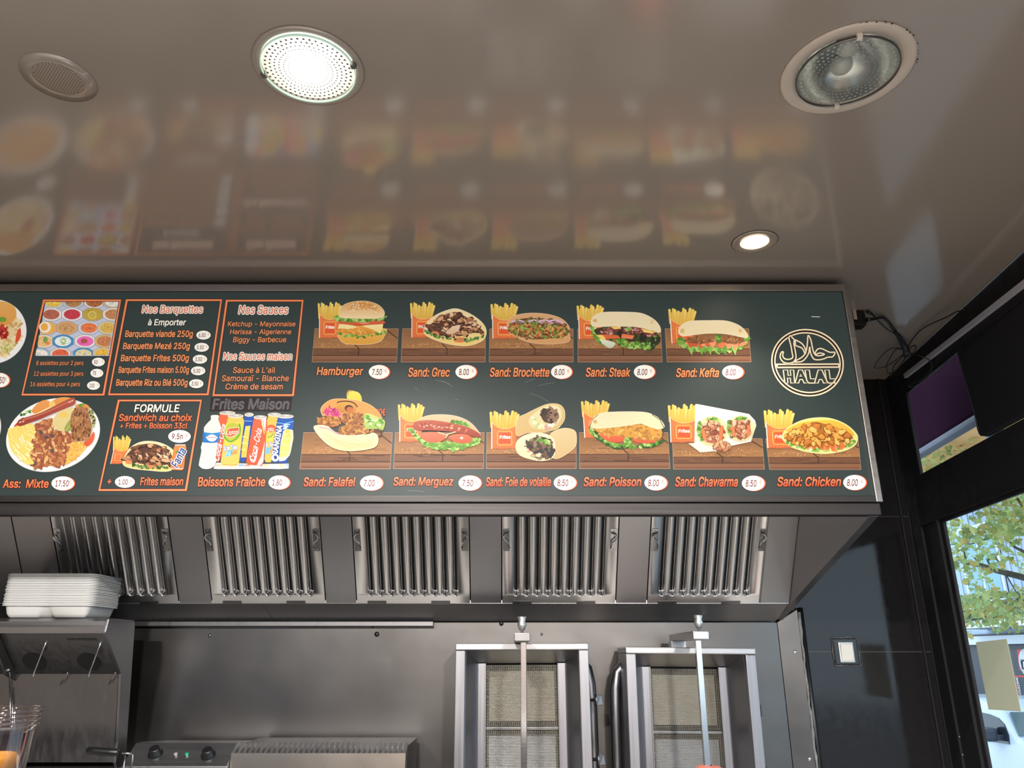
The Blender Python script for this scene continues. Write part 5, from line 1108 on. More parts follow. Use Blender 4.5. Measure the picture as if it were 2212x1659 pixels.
# ---------------------------------------------------------------- kebab grills
WIRE = mat('wire mesh', (176, 168, 152), 0.3, 0.9); CERAM = noisy(mat('ceramic burner', (216, 212, 202), 0.9), (24, 24, 24), (0.8, 0.95), 4, 0.3, (180, 170, 150))
CERAM2 = noisy(mat('grey burner plate', (200, 204, 212), 0.6), (24, 24, 24), (0.5, 0.7), 4, 0.3, (150, 152, 160))
def grill(label, cx, w, ztop, roll, side, knobs):
    g = thing('kebab_grill', label, 'kebab grill', (cx, 3.25, 0.9), (0, roll, 0))
    ht = ztop - 0.9; h = w / 2
    def mk(name, mb, mt, par=None, smooth=None): return mb.build(name, mt, par or g, smooth, True)
    mb = MB(); mb.box((-h, 0, ht - 0.025), (h, 0.26, ht), 0.004); mk('top_cap', mb, STEEL)
    f = 0.040; d = 0.155; ins = 0.085
    for s in (-1, 1):
        mb = MB()
        mb.box((s * h * 0.997, 0.004, 0.02), (s * (h - f), 0.03, ht - 0.026), 0.003)
        mb.box((s * h * 0.997, 0.03, 0.02), (s * (h - 0.006), 0.25, ht - 0.026), 0.001)
        mk('side_post', mb, STEEL_V)
        mb = MB()   # splayed reveal
        mb.hexa([(s * (h - f), 0.028, 0.02), (s * (h - f), 0.028, ht - 0.026), (s * (h - f - 0.003), 0.031, ht - 0.026), (s * (h - f - 0.003), 0.031, 0.02)],
                [(s * (h - ins), d, 0.02), (s * (h - ins), d, ht - 0.075), (s * (h - ins - 0.003), d + .002, ht - 0.075), (s * (h - ins - 0.003), d + .002, 0.02)])
        mk('reveal', mb, STEEL_V)
        mb = MB(); mb.box((s * (h - ins), d - 0.006, 0.02), (s * (h - ins - 0.034), d + 0.012, ht - 0.076), 0.003); mb.box((s * (h - ins - 0.03), d - 0.014, 0.02), (s * (h - ins - 0.034), d, ht - 0.076), 0.001); mk('inner_strip', mb, STEEL_V)
        mb = MB(); mb.lathe([(0.012, 0), (0.012, 0.008), (0.0, 0.008)], (s * (h - 0.018), 0.004, ht - 0.03), 14, 'Y'); mk('hinge_pin', mb, BLACKPL)
    mb = MB()
    mb.hexa([(-(h - f), 0.03, ht - 0.0255), (h - f, 0.03, ht - 0.0255), (h - f, 0.032, ht - 0.024), (-(h - f), 0.032, ht - 0.024)], [(-(h - ins), d, ht - 0.075), (h - ins, d, ht - 0.075), (h - ins, d + .002, ht - 0.073), (-(h - ins), d + .002, ht - 0.073)])
    mk('top_reveal', mb, STEEL)
    iw = h - ins - 0.034
    mb = MB(); mb.box((-iw - 0.03, d + 0.03, 0.02), (iw + 0.03, 0.255, ht - 0.07)); mk('burner_back', mb, DARKHOLE)
    z1 = ht - 0.085; ph = 0.235; z = z1
    for k in range(3):
        zt, zb = z, z - ph
        if zb < 0.03: break
        b_ = MB(); b_.box((-iw + 0.012, d + 0.022, zb + 0.02), (iw - 0.012, d + 0.029, zt - 0.022)); bp = mk('burner', b_, CERAM if k == 0 else CERAM2)
        wm = MB(); n = 38; mrow = 40
        for q in range(n + 1):
            x = -iw + 2 * iw * q / n; wm.tube([(x, d + 0.012, zb + 0.004), (x, d + 0.012, zt)], 0.0009, 4, caps=False)
        for q in range(mrow + 1):
            zz = zb + 0.004 + (zt - zb - 0.004) * q / mrow; wm.tube([(-iw, d + 0.0105, zz), (iw, d + 0.0105, zz)], 0.0009, 4, caps=False)
        mk('wire_mesh', wm, WIRE, bp)
        b_ = MB(); b_.box((-iw, d + 0.004, zb - 0.010), (iw, d + 0.02, zb), 0.001); mk('crossbar', b_, STEEL_DK)
        z = zb - 0.012
    # gas tube bowed out at one side of the back
    mb = MB(); x = side * (h - 0.012)
    mb.tube([(x - side * 0.05, 0.20, ht - 0.055), (x - side * 0.01, 0.20, ht - 0.065), (x + side * 0.022, 0.20, ht - 0.10), (x + side * 0.033, 0.20, ht - 0.16), (x + side * 0.036, 0.20, ht - 0.24), (x + side * 0.036, 0.20, 0.05)], 0.022, 14); mk('gas_tube', mb, STEEL_V)
    if knobs:
        for zz in (ht - 0.215, ht - 0.43, ht - 0.645):
            mb = MB(); mb.lathe([(0.0, 0.0), (0.006, 0.0), (0.006, 0.022), (0.026, 0.024), (0.026, 0.03), (0.0, 0.031)], (h, 0.06, zz), 20, 'X'); mb.hexa([(h + 0.03, 0.045, zz - 0.02), (h + 0.03, 0.075, zz - 0.02), (h + 0.03, 0.075, zz + 0.02), (h + 0.03, 0.045, zz + 0.02)], [(h + 0.056, 0.052, zz - 0.018), (h + 0.056, 0.068, zz - 0.018), (h + 0.05, 0.066, zz + 0.02), (h + 0.05, 0.054, zz + 0.02)], 0.002); mk('knob', mb, STEEL_DK)
    else:
        for zz in (ht - 0.235, ht - 0.455):
            mb = MB(); mb.box((h, 0.05, zz - 0.022), (h + 0.018, 0.085, zz + 0.022), 0.003); mk('side_catch', mb, BLACKPL)
    mb = MB(); mb.box((-h, 0, 0), (h, 0.27, 0.02), 0.003); mb.box((-h, -0.32, 0), (h, 0, 0.02), 0.003); mk('drip_tray', mb, STEEL)
    return g, ht
g1, h1 = grill('kebab grill standing directly left of its twin with knobs on its side', 0.0447, 0.535, E0 + 0.043, math.radians(-0.3), 1, True)
g2, h2 = grill('kebab grill nearer the window with black catches on its side', 0.708, 0.52, E0 + 0.028, math.radians(0.5), -1, False)
def arm(g, cx, X, Yf, zb, Yb):
    L = [];
    mb = MB(); x = X - cx
    mb.box((x - 0.029, Yf - 3.25, zb - 0.9), (x + 0.029, Yf - 3.25 + 0.012, zb + 0.030 - 0.9), 0.003)
    mb.box((x - 0.027, Yf - 3.25 + 0.012, zb - 0.9 + 0.001), (x + 0.027, Yb - 3.25, zb + 0.029 - 0.9), 0.003)
    mb.box((x - 0.03, Yb - 3.25 - 0.06, h1 - 0.005 if g is g1 else h2 - 0.005), (x + 0.03, Yb - 3.25, zb - 0.9 + 0.002), 0.002)
    a_ = mb.build('spit_arm', STEEL_DK if g is g1 else STEEL, g, None, True)
    mb = MB(); zz = zb + 0.030 - 0.9
    mb.lathe([(0.0, 0), (0.005, 0), (0.005, 0.008), (0.010, 0.010), (0.0165, 0.026), (0.0165, 0.032), (0.0125, 0.040), (0.0165, 0.052), (0.0165, 0.057), (0.0, 0.058)], (x, Yf - 3.25 + 0.03, zz), 20); mb.build('arm_knob', mat('cast aluminium', (206, 206, 204), 0.42, 0.85), a_, None, True)
A1 = at_y(1131, 1378, 2.9); A2 = at_y(1510, 1374, 2.95)
arm(g1, 0.0447, A1.x, 2.9, A1.z - 0.012, 3.42); arm(g2, 0.708, A2.x, 2.95, A2.z - 0.012, 3.42)
def spit(label, X, Y, zt):
    s = thing('kebab_spit', label, 'spit', (X, Y, 0.92), group=None)
    mb = MB(); mb.box((-0.0105, -0.0105, 0.0), (0.0105, 0.0105, zt - 0.92), 0.002); mb.build('rod', CHROME, s, None, True)
    mb = MB(); mb.lathe([(0, 0.001), (0.11, 0.001), (0.11, 0.012), (0, 0.012)], (0, 0, 0), 36); mb.build('base_disc', STEEL, s, None, True)
spit('bare square steel spit of the left kebab grill', A1.x, 2.93, A1.z - 0.013)
spit('square steel spit with meat at its foot before the kebab grill nearer the window', A2.x, 2.98, A2.z - 0.013)
MEATM = noisy(mat('raw kebab meat', (226, 138, 118), 0.45), (30, 30, 30), (0.35, 0.55), 4, 0.4, (206, 108, 90))
zt = at_y(1530, 1650, 2.98).z + 0.006
m = MB(); m.lathe([(0.0125, zt - 0.93), (0.035, zt - 0.932), (0.055, zt - 0.945), (0.072, zt - 0.975), (0.085, zt - 1.05), (0.10, zt - 1.2), (0.10, 0.02), (0.0125, 0.015)], (A2.x + 0.006, 2.98, 0.92), 36)
for v in m.bm.verts:
    k = noise.noise(v.co * 22); v.co.x += k * 0.006; v.co.y += k * 0.006; v.co.z += noise.noise(v.co * 30) * 0.006
tag(m.build('kebab_meat', MEATM), 'pink top of the raw meat cone on the spit at the bottom of the picture', 'meat')
# ---------------------------------------------------------------- fry station at the left with its foam boxes
FSX = -1.558; FSL = -2.9
fs = thing('fry_station', 'slanted stainless chip station with hooded top at the left', 'fry station', (FSX, 3.35, 0.9))
m = MB()
sec = [(3.08, E0 + 0.078), (3.075, E0 + 0.10), (3.08, E0 + 0.122), (3.095, E0 + 0.134), (3.31, E0 + 0.134), (3.315, E0 + 0.12), (3.11, E0 + 0.112), (3.10, E0 + 0.10), (3.10, E0 + 0.078)]
m.prism_x(sec, FSL, FSX - 0.004, 0.0); m.build('canopy', STEEL, fs)
m = MB(); m.prism_x([(3.10, E0 + 0.079), (3.264, E0 - 0.072), (3.272, E0 - 0.066), (3.11, E0 + 0.088)], FSL, FSX - 0.012); hd = m.build('heater_hood', STEEL_DK, fs)
m = MB(); m.prism_x([(3.264, E0 - 0.072), (3.345, E0 - 0.40), (3.353, E0 - 0.40), (3.272, E0 - 0.070)], FSL, FSX - 0.012); m.build('back_panel', STEEL_DK, fs)
m = MB(); m.prism_x([(3.085, E0 + 0.082), (3.264, E0 - 0.072), (3.328, E0 - 0.328), (3.335, E0 - 0.40), (3.36, E0 - 0.43), (3.44, E0 - 0.43), (3.404, E0 - 0.336), (3.312, E0 + 0.128), (3.095, E0 + 0.13)], FSX - 0.011, FSX, 0.001); m.build('side_panel', STEEL_V, fs)
m = MB(); m.prism_x([(3.085, E0 + 0.082), (3.264, E0 - 0.072), (3.28, E0 - 0.10), (3.20, E0 - 0.075), (3.085, E0 + 0.04)], -1.985, -1.975, 0.001); m.build('divider', STEEL_DK, fs)
m = MB(); m.prism_x([(3.10, 0.9), (3.42, 0.9), (3.42, E0 - 0.42), (3.10, E0 - 0.42)], FSL, FSX + 0.001, 0.004); m.build('base', STEEL, fs)
m = MB(); m.tube([(FSL, 3.11, E0 - 0.405), (FSX - 0.03, 3.11, E0 - 0.405)], 0.012, 12); m.build('front_rail', CHROME, fs)
hn = Vector((0, -0.151, -0.164)).normalized()
def hood_pt(px, py, off=0.0):
    """on the slanted heater hood"""
    r = ray(px, py); p0 = Vector((0, 3.10, E0 + 0.079)); n = hn
    o = Vector((0, 0, EYE)); t = (p0 - o).dot(n) / r.dot(n); return o + r * t + n * off
for px, py in ((193, 1430), (75, 1429)):
    m = MB(); m.disc(hood_pt(px, py, 0.0015), 0.047, 32, hn); o = m.build('heater_opening', DARKHOLE, fs)
    m = MB(); a_, b_ = hood_pt(px + 25, py - 42, 0.002), hood_pt(px + 10, py + 10, 0.045)
    m.tube([a_, a_ + (b_ - a_) * 0.5, b_, b_ + Vector((0.004, 0.0, -0.006))], 0.0032, 8); m.build('hook', CHROME, fs)
m = MB()
for k in range(13):
    p = hood_pt(146 + k * 5, 1378, 0.0012); q = hood_pt(148.5 + k * 5, 1383, 0.0012); d = Vector((0.0018, 0, 0))
    m.face([p - d, p + d, q + d, q - d])
m.build('vent_slots', DARKHOLE, fs)
for x0, y0, x1, y1 in ((250, 1452, 235, 1478), (147, 1452, 130, 1479)):  # thin rods modelled in place of the hooks' reflections in the back panel
    m = MB(); m.tube([at_y(x0, y0, 3.235), at_y(x1, y1, 3.262)], 0.002, 6); m.build('rod_reflection', CHROME, fs)

# stack of foam boxes
BXC, BYC, BW, BD = -1.80, 3.182, 0.325, 0.235
def outline(nt):
    """two lobed footprint scaled by k"""
    hw, hd = BW / 2, BD / 2; pts = []
    for s, c0 in ((1, -0.022), (-1, -0.022)):
        lo = []
        for cx, cy, a0 in ((hw - 0.035, -hd + 0.035, -90), (hw - 0.035, hd - 0.035, 0)):
            for j in range(6): a = math.radians(a0 + 18 * j); lo.append((cx + 0.035 * math.cos(a), cy + 0.035 * math.sin(a)))
        lo = [(-0.012, -hd + nt), (0.002, -hd + nt * 0.8), (0.016, -hd)] + lo + [(0.016, hd), (0.002, hd - nt * 0.8), (-0.012, hd - nt)]
        lo = [(x, y) for x, y in lo]
        if s == 1: pts += lo
        else: pts += [(-0.024 - x, -y) for x, y in lo[1:-1]]
    return [(x + 0.012, y) for x, y in pts]
def inset(pts, d):
    n = len(pts); out = []
    for i in range(n):
        ax, ay = pts[i - 1]; bx, by = pts[(i + 1) % n]; L = math.hypot(bx - ax, by - ay) or 1
        out.append((pts[i][0] - (by - ay) / L * d, pts[i][1] + (bx - ax) / L * d))
    return out
def box_mesh():
    m = MB(); lev = [(-0.004, 0.044), (-0.004, 0.0482), (0.001, 0.050), (0.006, 0.0482), (0.009, 0.042), (0.016, 0.015), (0.026, 0.003), (0.034, 0.0)]
    rings = []
    for d, z in lev: rings.append([m.bm.verts.new((x, y, z)) for x, y in inset(outline(0.0025 if z > 0.043 else 0.004 + (0.044 - z) * 0.5), d)])
    for A, B in zip(rings, rings[1:]):
        for i in range(len(A)):
            j = (i + 1) % len(A); f = m.bm.faces.new((A[i], A[j], B[j], B[i])); f.smooth = True
    m.bm.faces.new(rings[-1])
    return m
top_z = E0 + 0.1345
b0 = box_mesh().build('takeaway_box', FOAM); tag(b0, 'lowest white foam takeaway box of the stack, its bulging underside on the steel canopy', 'takeaway box', 'foam boxes stacked on the fry station')
m = None
b0.location = (BXC, BYC, top_z)
rr = random.Random(9); NB = 19
for k in range(1, NB):
    c = b0.copy(); COL.objects.link(c); c.location = (BXC + rr.uniform(-.0022, .0022), BYC + rr.uniform(-.002, .002), top_z + 0.0064 * k)
    c.rotation_euler = (0, 0, math.radians(rr.uniform(-.5, .5)))
    c['label'] = 'topmost white foam takeaway box of the stack on the steel canopy' if k == NB - 1 else 'white foam takeaway box nested inside the tall stack'

# tongs hanging beside the divider
tg = thing('tongs', 'thin steel tongs upright behind the clear plastic cups', 'tongs', wr(at_y(22, 1560, 3.05)))
for dx in (0, 6, 11):
    m = MB(); p0 = at_y(21 + dx * .9, 1452 + dx * 3, 3.05); p1 = at_y(24 + dx * .75, 1640, 3.05); m.tube([p0, p1], 0.0028, 7); m.build('arm', CHROME, tg)
m = MB(); m.ball(at_y(17, 1447, 3.05), 0.007, (1.4, 1, .8), seg=10); m.build('hinge', CHROME, tg)

# fry basket handle
fb = thing('fry_basket', 'wire fry basket with a black handle in front of the chip station', 'fry basket', wr(at_y(275, 1650, 3.0)))
p0, p1 = at_y(188, 1621, 3.0), at_y(258, 1626, 3.0)
m = MB(); m.tube([p0 + (p1 - p0) * t for t in (0, .04, .3, .7, .94, 1)], [0.008, 0.0125, 0.0135, 0.013, 0.012, 0.006], 14); m.build('grip', BLACKPL, fb)
W3 = 3.0
m = MB(); m.tube([p1, at_y(285, 1628, W3)], 0.0035, 8); m.tube([at_y(285, 1628, W3), at_y(287, 1632, W3), at_y(281, 1690, W3)], 0.003, 8); m.tube([at_y(270, 1632, W3), at_y(264, 1690, W3)], 0.003, 8); m.build('wire_frame', CHROME, fb)

# griddle with knobs and slotted splash cover
gr = thing('griddle', 'steel griddle with round black knobs and a slotted splash cover', 'griddle', (-0.9, 3.2, 0.9))
zt_ = E0 - 0.316
m = MB(); m.prism_x([(3.20, zt_), (3.11, E0 - 0.385), (3.11, 0.9), (3.50, 0.9), (3.50, zt_ - 0.02), (3.25, zt_)], -1.43, -1.045, 0.002); m.build('control_box', STEEL, gr)
pn = Vector((0, -0.069, 0.09)).normalized()
def pan_pt(px, py, off=0.0):
    r = ray(px, py); p0_ = Vector((0, 3.20, zt_)); o = Vector((0, 0, EYE)); t = (p0_ - o).dot(pn) / r.dot(pn); return o + r * t + pn * off
PN2 = Vector((0, -0.069, -0.09)); pn = Vector((0, -0.069 * 1.0, 0.09)).normalized()
# the panel leans back: its normal points forward and up
fnv = Vector((0, -(zt_ - (E0 - 0.385)), -(3.11 - 3.20))).normalized()
def on_panel(px, py, off=0.0):
    r = ray(px, py); p0_ = Vector((0, 3.20, zt_)); o = Vector((0, 0, EYE)); t = (p0_ - o).dot(fnv) / r.dot(fnv); return o + r * t + fnv * off
def turned(c, n, prof, seg=22):
    m = MB(); w = n; u = w.orthogonal().normalized(); v = w.cross(u); R = []
    for r_, h_ in prof: R.append([m.bm.verts.new(c + (u * math.cos(2 * PI * j / seg) + v * math.sin(2 * PI * j / seg)) * r_ + w * h_) for j in range(seg)])
    for A, B in zip(R, R[1:]):
        for j in range(seg):
            f = m.bm.faces.new((A[j], A[(j + 1) % seg], B[(j + 1) % seg], B[j])); f.smooth = True
    m.bm.faces.new(R[-1]); return m
for px, py in ((336, 1629), (450, 1632)):
    turned(on_panel(px, py), fnv, [(0.026, 0), (0.026, 0.006), (0.021, 0.01), (0.019, 0.026), (0.015, 0.029)]).build('knob', BLACKPL, gr)
for px, py, mt in ((380, 1631, mat('grey lamp lens', (150, 142, 138), 0.2)), (404, 1631, mat('green lamp lens', (30, 140, 110), 0.2, emit=(20, 130, 100), estr=0.15))):
    b_ = turned(on_panel(px, py), fnv, [(0.0095, 0), (0.0095, 0.003), (0.008, 0.004)]).build('lamp_bezel', STEEL_DK, gr); turned(on_panel(px, py, 0.003), fnv, [(0.0075, 0), (0.007, 0.004), (0.003, 0.006)]).build('lamp_lens', mt, b_)
cov = MB(); xa, xb = -1.043, -0.395
cov.prism_x([(3.14, E0 - 0.345), (3.115, 0.9), (3.135, 0.9), (3.158, E0 - 0.345)], xa, xb, 0.0)
o = cov.build('splash_cover', steel('warm splash steel', (176, 166, 156), (0.2, 0.32), (2, 2, 2), 0.5), gr)
m = MB(); n = 32
for k in range(n + 1):
    x = xa + (xb - xa - 0.012) * k / n
    m.hexa([(x, 3.14, E0 - 0.345), (x + 0.011, 3.14, E0 - 0.345), (x + 0.011, 3.158, E0 - 0.345), (x, 3.158, E0 - 0.345)], [(x + 0.003, 3.185, E0 - 0.312), (x + 0.014, 3.185, E0 - 0.312), (x + 0.014, 3.20, E0 - 0.32), (x + 0.003, 3.20, E0 - 0.32)], 0.0006)
m.build('slotted_bend', STEEL_FIL, gr)
m = MB(); m.box((xa, 3.186, 0.9), (xb, 3.50, E0 - 0.325)); m.build('rear_housing', STEEL_DK, gr)

# stack of clear cups with yellow sauce
CLEAR = bpy.data.materials.new('clear plastic'); CLEAR.use_nodes = True
n_, l_ = CLEAR.node_tree.nodes, CLEAR.node_tree.links; n_.remove(n_['Principled BSDF'])
t_ = n_.new('ShaderNodeBsdfTransparent'); t_.inputs[0].default_value = (0.93, 0.90, 0.90, 1); g_ = n_.new('ShaderNodeBsdfGlossy'); g_.inputs['Roughness'].default_value = 0.06
f_ = n_.new('ShaderNodeLayerWeight'); f_.inputs['Blend'].default_value = 0.30; x_ = n_.new('ShaderNodeMixShader')
l_.new(f_.outputs['Facing'], x_.inputs[0]); l_.new(t_.outputs[0], x_.inputs[1]); l_.new(g_.outputs[0], x_.inputs[2]); l_.new(x_.outputs[0], n_['Material Output'].inputs[0])
CY = 1.25; cc = at_y(-12, 1530, CY); rz = cc.z
labels = ['outer clear plastic cup of the stack at the lower left holding yellow sauce', 'clear plastic cup nested second in the stack at the lower left', 'clear plastic cup nested third in the stack at the lower left', 'innermost clear plastic cup of the stack with the topmost rim']
def cup():
    m = MB(); m.lathe([(0.060, 0.0), (0.0635, 0.001), (0.065, -0.002), (0.0635, -0.005), (0.0605, -0.006), (0.0595, -0.014), (0.0585, -0.03), (0.046, -0.19), (0.0, -0.19)], (0, 0, 0), 56); return m
c0 = cup().build('plastic_cup', CLEAR)
for k in range(4):
    c = c0 if k == 0 else c0.copy()
    if k: COL.objects.link(c)
    c.location = (cc.x, CY, rz - 0.0195 + k * 0.0065)
    tag(c, labels[k], 'cup', 'clear cups stacked on the counter')
ys = at_y(40, 1629, CY).z
m = MB(); m.lathe([(0.0, ys - rz), (0.040, ys - rz), (0.0455, ys - rz - 0.008), (0.0462, ys - rz - 0.02), (0.042, -0.180), (0.0, -0.180)], (cc.x, CY, rz), 40)
tag(m.build('yellow_sauce', mat('yellow sauce', (240, 170, 30), 0.4)), 'yellow sauce filling inside the clear plastic cups', 'sauce')
m = MB(); m.box((cc.x - 0.09, CY - 0.09, 1.441), (cc.x + 0.09, CY + 0.09, rz - 0.2105), 0.004); tag(m.build('cup_tray', STEEL), 'small steel tray under the clear plastic cups', 'tray')

# ---------------------------------------------------------------- ceiling fittings
REFL = noisy(mat('lamp reflector', (214, 218, 216), 0.22, 0.9), (60, 60, 60), (0.15, 0.3)); DOT = mat('dark glass dots', (96, 98, 98), 0.4); LGLASS = GLASS
DOTG = mat('pale glass dots', (176, 182, 178), 0.4)
BULB = mat('lit bulb', (255, 255, 255), 0.5, emit=(255, 250, 242), estr=6.0)
BULBG = mat('lit bulb glass', (255, 255, 255), 0.5, emit=(255, 250, 242), estr=6.0)
FROST = bpy.data.materials.new('patterned lamp glass'); FROST.use_nodes = True
n_, l_ = FROST.node_tree.nodes, FROST.node_tree.links; n_.remove(n_['Principled BSDF'])
t_ = n_.new('ShaderNodeBsdfTransparent'); t_.inputs[0].default_value = (.95, .97, .96, 1); g_ = n_.new('ShaderNodeBsdfTranslucent'); g_.inputs[0].default_value = (.95, .97, .96, 1); y_ = n_.new('ShaderNodeBsdfGlossy'); y_.inputs['Roughness'].default_value = 0.03
x_ = n_.new('ShaderNodeMixShader'); x_.inputs[0].default_value = 0.14; z_ = n_.new('ShaderNodeMixShader'); fr = thin_fresnel(n_, l_, 1.45)
l_.new(t_.outputs[0], x_.inputs[1]); l_.new(g_.outputs[0], x_.inputs[2]); l_.new(fr.outputs[0], z_.inputs[0]); l_.new(x_.outputs[0], z_.inputs[1]); l_.new(y_.outputs[0], z_.inputs[2]); l_.new(z_.outputs[0], n_['Material Output'].inputs[0])

def downlight(label, P, r, trim, lit, ang, group=None):
    t = thing('downlight', label, 'ceiling light', wr(P), (0, 0, ang), group)
    def mk(name, mb, mt, par=None): return mb.build(name, mt, par or t, None, True)
    m = MB(); m.lathe([(r, 0.001), (trim, -0.0005), (trim, -0.004), (trim - 0.006, -0.0065), (r + 0.002, -0.004), (r - 0.001, 0.001)], (0, 0, 0), 64); mk('trim_ring', m, CEILM if lit else mat('lamp trim', (206, 197, 187), 0.3))
    m = MB(); m.lathe([(r, 0.0), (r * 0.99, 0.02), (r * 0.86, 0.055), (r * 0.55, 0.09), (r * 0.3, 0.1), (0.0, 0.1)], (0, 0, 0), 64); mk('reflector', m, REFL if not lit else WHITEP)
    m = MB(); zg = -0.009; m.lathe([(0.0, zg), (r * 0.985, zg)], (0, 0, 0), 64); gl_ = mk('glass', m, FROST)
    m = MB(); m.lathe([(r * 0.985, zg - 0.003), (r * 1.0, zg - 0.003), (r * 1.0, zg + 0.003), (r * 0.985, zg + 0.003), (r * 0.985, zg - 0.003)], (0, 0, 0), 64); mk('glass_rim', m, mat('green glass edge', (176, 206, 190), 0.15, 0, .6, emit=(190, 230, 210), estr=0.35) if lit else STEEL_DK)
    m = MB()
    for ring in range(6):
        rr_ = r * (0.42 + 0.095 * ring); nn = 46; ds = r * (0.010 + 0.0035 * ring)
        for k in range(nn):
            a = 2 * PI * (k + 0.5 * (ring % 2)) / nn; m.disc((rr_ * math.cos(a), rr_ * math.sin(a), zg - 0.0006), ds, 8)
    mk('dot_pattern', m, DOT if lit else DOTG, gl_)
    for a in (0, PI):
        m = MB(); x = r * 1.0 * math.cos(a); y = r * 1.0 * math.sin(a); m.box((x - 0.006, y - 0.006, zg - 0.006), (x + 0.006, y + 0.006, 0.0), 0.0015); mk('clip', m, STEEL_DK if lit else WHITEP)
    for s in (-1, 1):
        m = MB(); c = (s * r * 0.27, 0.0, 0.045)
        m.ball(c, r * 0.24, (1.0, 1.0, 0.9), seg=24); mk('bulb', m, BULB if lit else mat('unlit bulb', (210, 214, 212), 0.2, 0, .6))
    return t
dl = downlight('lit round downlight with two bright bulbs behind dotted glass', PL1, 0.109, 0.128, True, math.radians(-8))
d2 = downlight('unlit round downlight with a wide white trim ring and dark glass', PL2, 0.115, 0.15, False, math.radians(80))
m = MB(); rr = random.Random(3)
for k in range(26):
    a = rr.uniform(-1.8, -0.15); q = 0.148 + rr.uniform(-.003, .004); m.ball((q * math.cos(a - math.radians(80)), q * math.sin(a - math.radians(80)), -0.004), rr.uniform(.001, .0028), (1, 1, .3), seg=6)
m.build('rust_specks', mat('rust specks', (40, 28, 22), 0.9), d2, None, True)
for P, w_ in zip(LAMPS_BACK, ('on the left', 'on the street side', 'in the middle')): dup(dl, 'lit round downlight behind the photographer, ' + w_ + ' of its row', wr(P))
L = bpy.data.lights.new('downlight_glow', 'SPOT'); L.energy = LAMP_W * 0.42; L.spot_size = math.radians(150); L.spot_blend = 0.5; L.shadow_soft_size = 0.0; L.color = LAMP_C
o = bpy.data.objects.new('downlight_glow', L); COL.objects.link(o); o.location = (PL1.x, PL1.y, CEIL - 0.02)
for P, k_ in zip(LAMPS_BACK, (0.6, 1.8, 1.1)):
    L = bpy.data.lights.new('downlight_glow', 'AREA'); L.shape = 'DISK'; L.size = 0.19; L.energy = LAMP_W * k_; L.color = LAMP_C
    o = bpy.data.objects.new('downlight_glow', L); COL.objects.link(o); o.location = (P.x, P.y, CEIL - 0.02)
# small spotlight
spt = thing('spotlight', 'small lit recessed spotlight with double ring near the menu board', 'ceiling light', wr(PSP))
GREYL = mat('ring groove', (96, 84, 74), 0.5)
m = MB(); m.lathe([(0.046, 0.001), (0.074, -0.0005), (0.074, -0.003), (0.070, -0.0045), (0.047, -0.003), (0.046, 0.001)], (0, 0, 0), 56); m.build('outer_ring', CEILM, spt, None, True)
m = MB()
for r_ in (0.0745, 0.0495): m.lathe([(r_, -0.0042 if r_ < .06 else -0.001), (r_ + 0.0016, -0.0042 if r_ < .06 else -0.001), (r_ + .0016, -0.005 if r_ < .06 else -0.0015)], (0, 0, 0), 56)
m.build('groove', GREYL, spt, None, True)
m = MB(); m.lathe([(0.046, 0.001), (0.036, 0.012), (0.034, 0.03)], (0, 0, 0), 48); m.build('inner_ring', mat('pale lamp cup', (238, 226, 190), 0.3), spt, None, True)
m = MB(); m.lathe([(0.0345, 0.022), (0.02, 0.020), (0.0, 0.0195)], (0, 0, 0), 40); m.build('bulb', mat('lit spot lens', (255, 240, 215), .5, emit=(255, 236, 205), estr=40), spt, None, True)
L = bpy.data.lights.new('spot_glow', 'SPOT'); L.energy = 26; L.spot_size = math.radians(95); L.spot_blend = 0.6; L.shadow_soft_size = 0.03; L.color = (1, .92, .8)
o = bpy.data.objects.new('spot_glow', L); COL.objects.link(o); o.location = (PSP.x, PSP.y, CEIL - 0.004)
# ceiling speaker
spk = thing('ceiling_speaker', 'round ceiling speaker with grey mesh grille at the upper left', 'speaker', wr(PSK))
m = MB(); m.lathe([(0.055, -0.003), (0.083, -0.002), (0.083, -0.0002), (0.082, 0.0)], (0, 0, 0), 56); m.build('trim_ring', CEILM, spk, None, True)
GRIL = mat('speaker mesh', (120, 110, 102), 0.6)
nn, ln, bn = nodes(GRIL); ck = nn.new('ShaderNodeTexChecker'); tc = nn.new('ShaderNodeTexCoord'); ck.inputs['Scale'].default_value = 260
ck.inputs[1].default_value = (*lin((168, 156, 146)), 1); ck.inputs[2].default_value = (*lin((118, 108, 100)), 1); ln.new(tc.outputs['Object'], ck.inputs[0]); ln.new(ck.outputs[0], bn.inputs['Base Color'])
m = MB(); m.lathe([(0.0, -0.004), (0.05, -0.004), (0.055, -0.0025)], (0, 0, 0), 48); m.build('grille', GRIL, spk, None, True)
# small dark dots of dirt are left to the paint

# ---------------------------------------------------------------- power adapter and cables by the right end of the board
AY = 2.78
def ap(px, py, Y=AY): return at_y(px, py, Y)
a_, b_ = ap(1838, 664), ap(1873, 702)
pa = thing('power_adapter', 'black power adapter with white sticker behind the end of the menu board', 'power adapter', ((a_.x + b_.x) / 2, AY, b_.z))
m = MB(); m.box((HX + 0.001, AY, b_.z), (b_.x, AY + 0.05, min(a_.z, CEIL - 0.004)), 0.004); m.build('casing', BLACKPL, pa)
m = MB(); p, q = ap(1841, 667), ap(1852, 690); m.box((p.x, AY - 0.0008, q.z), (q.x, AY + 0.0002, p.z)); m.build('sticker', mat('pale sticker', (196, 190, 180), 0.6), pa)
m = MB(); m.tube([ap(1872, 672), ap(1878, 675), ap(1885, 679)], [0.007, 0.006, 0.004], 8); m.tube([ap(1872, 691), ap(1880, 690), ap(1890, 689)], [0.010, 0.008, 0.006], 8); m.build('plug', BLACKPL, pa)
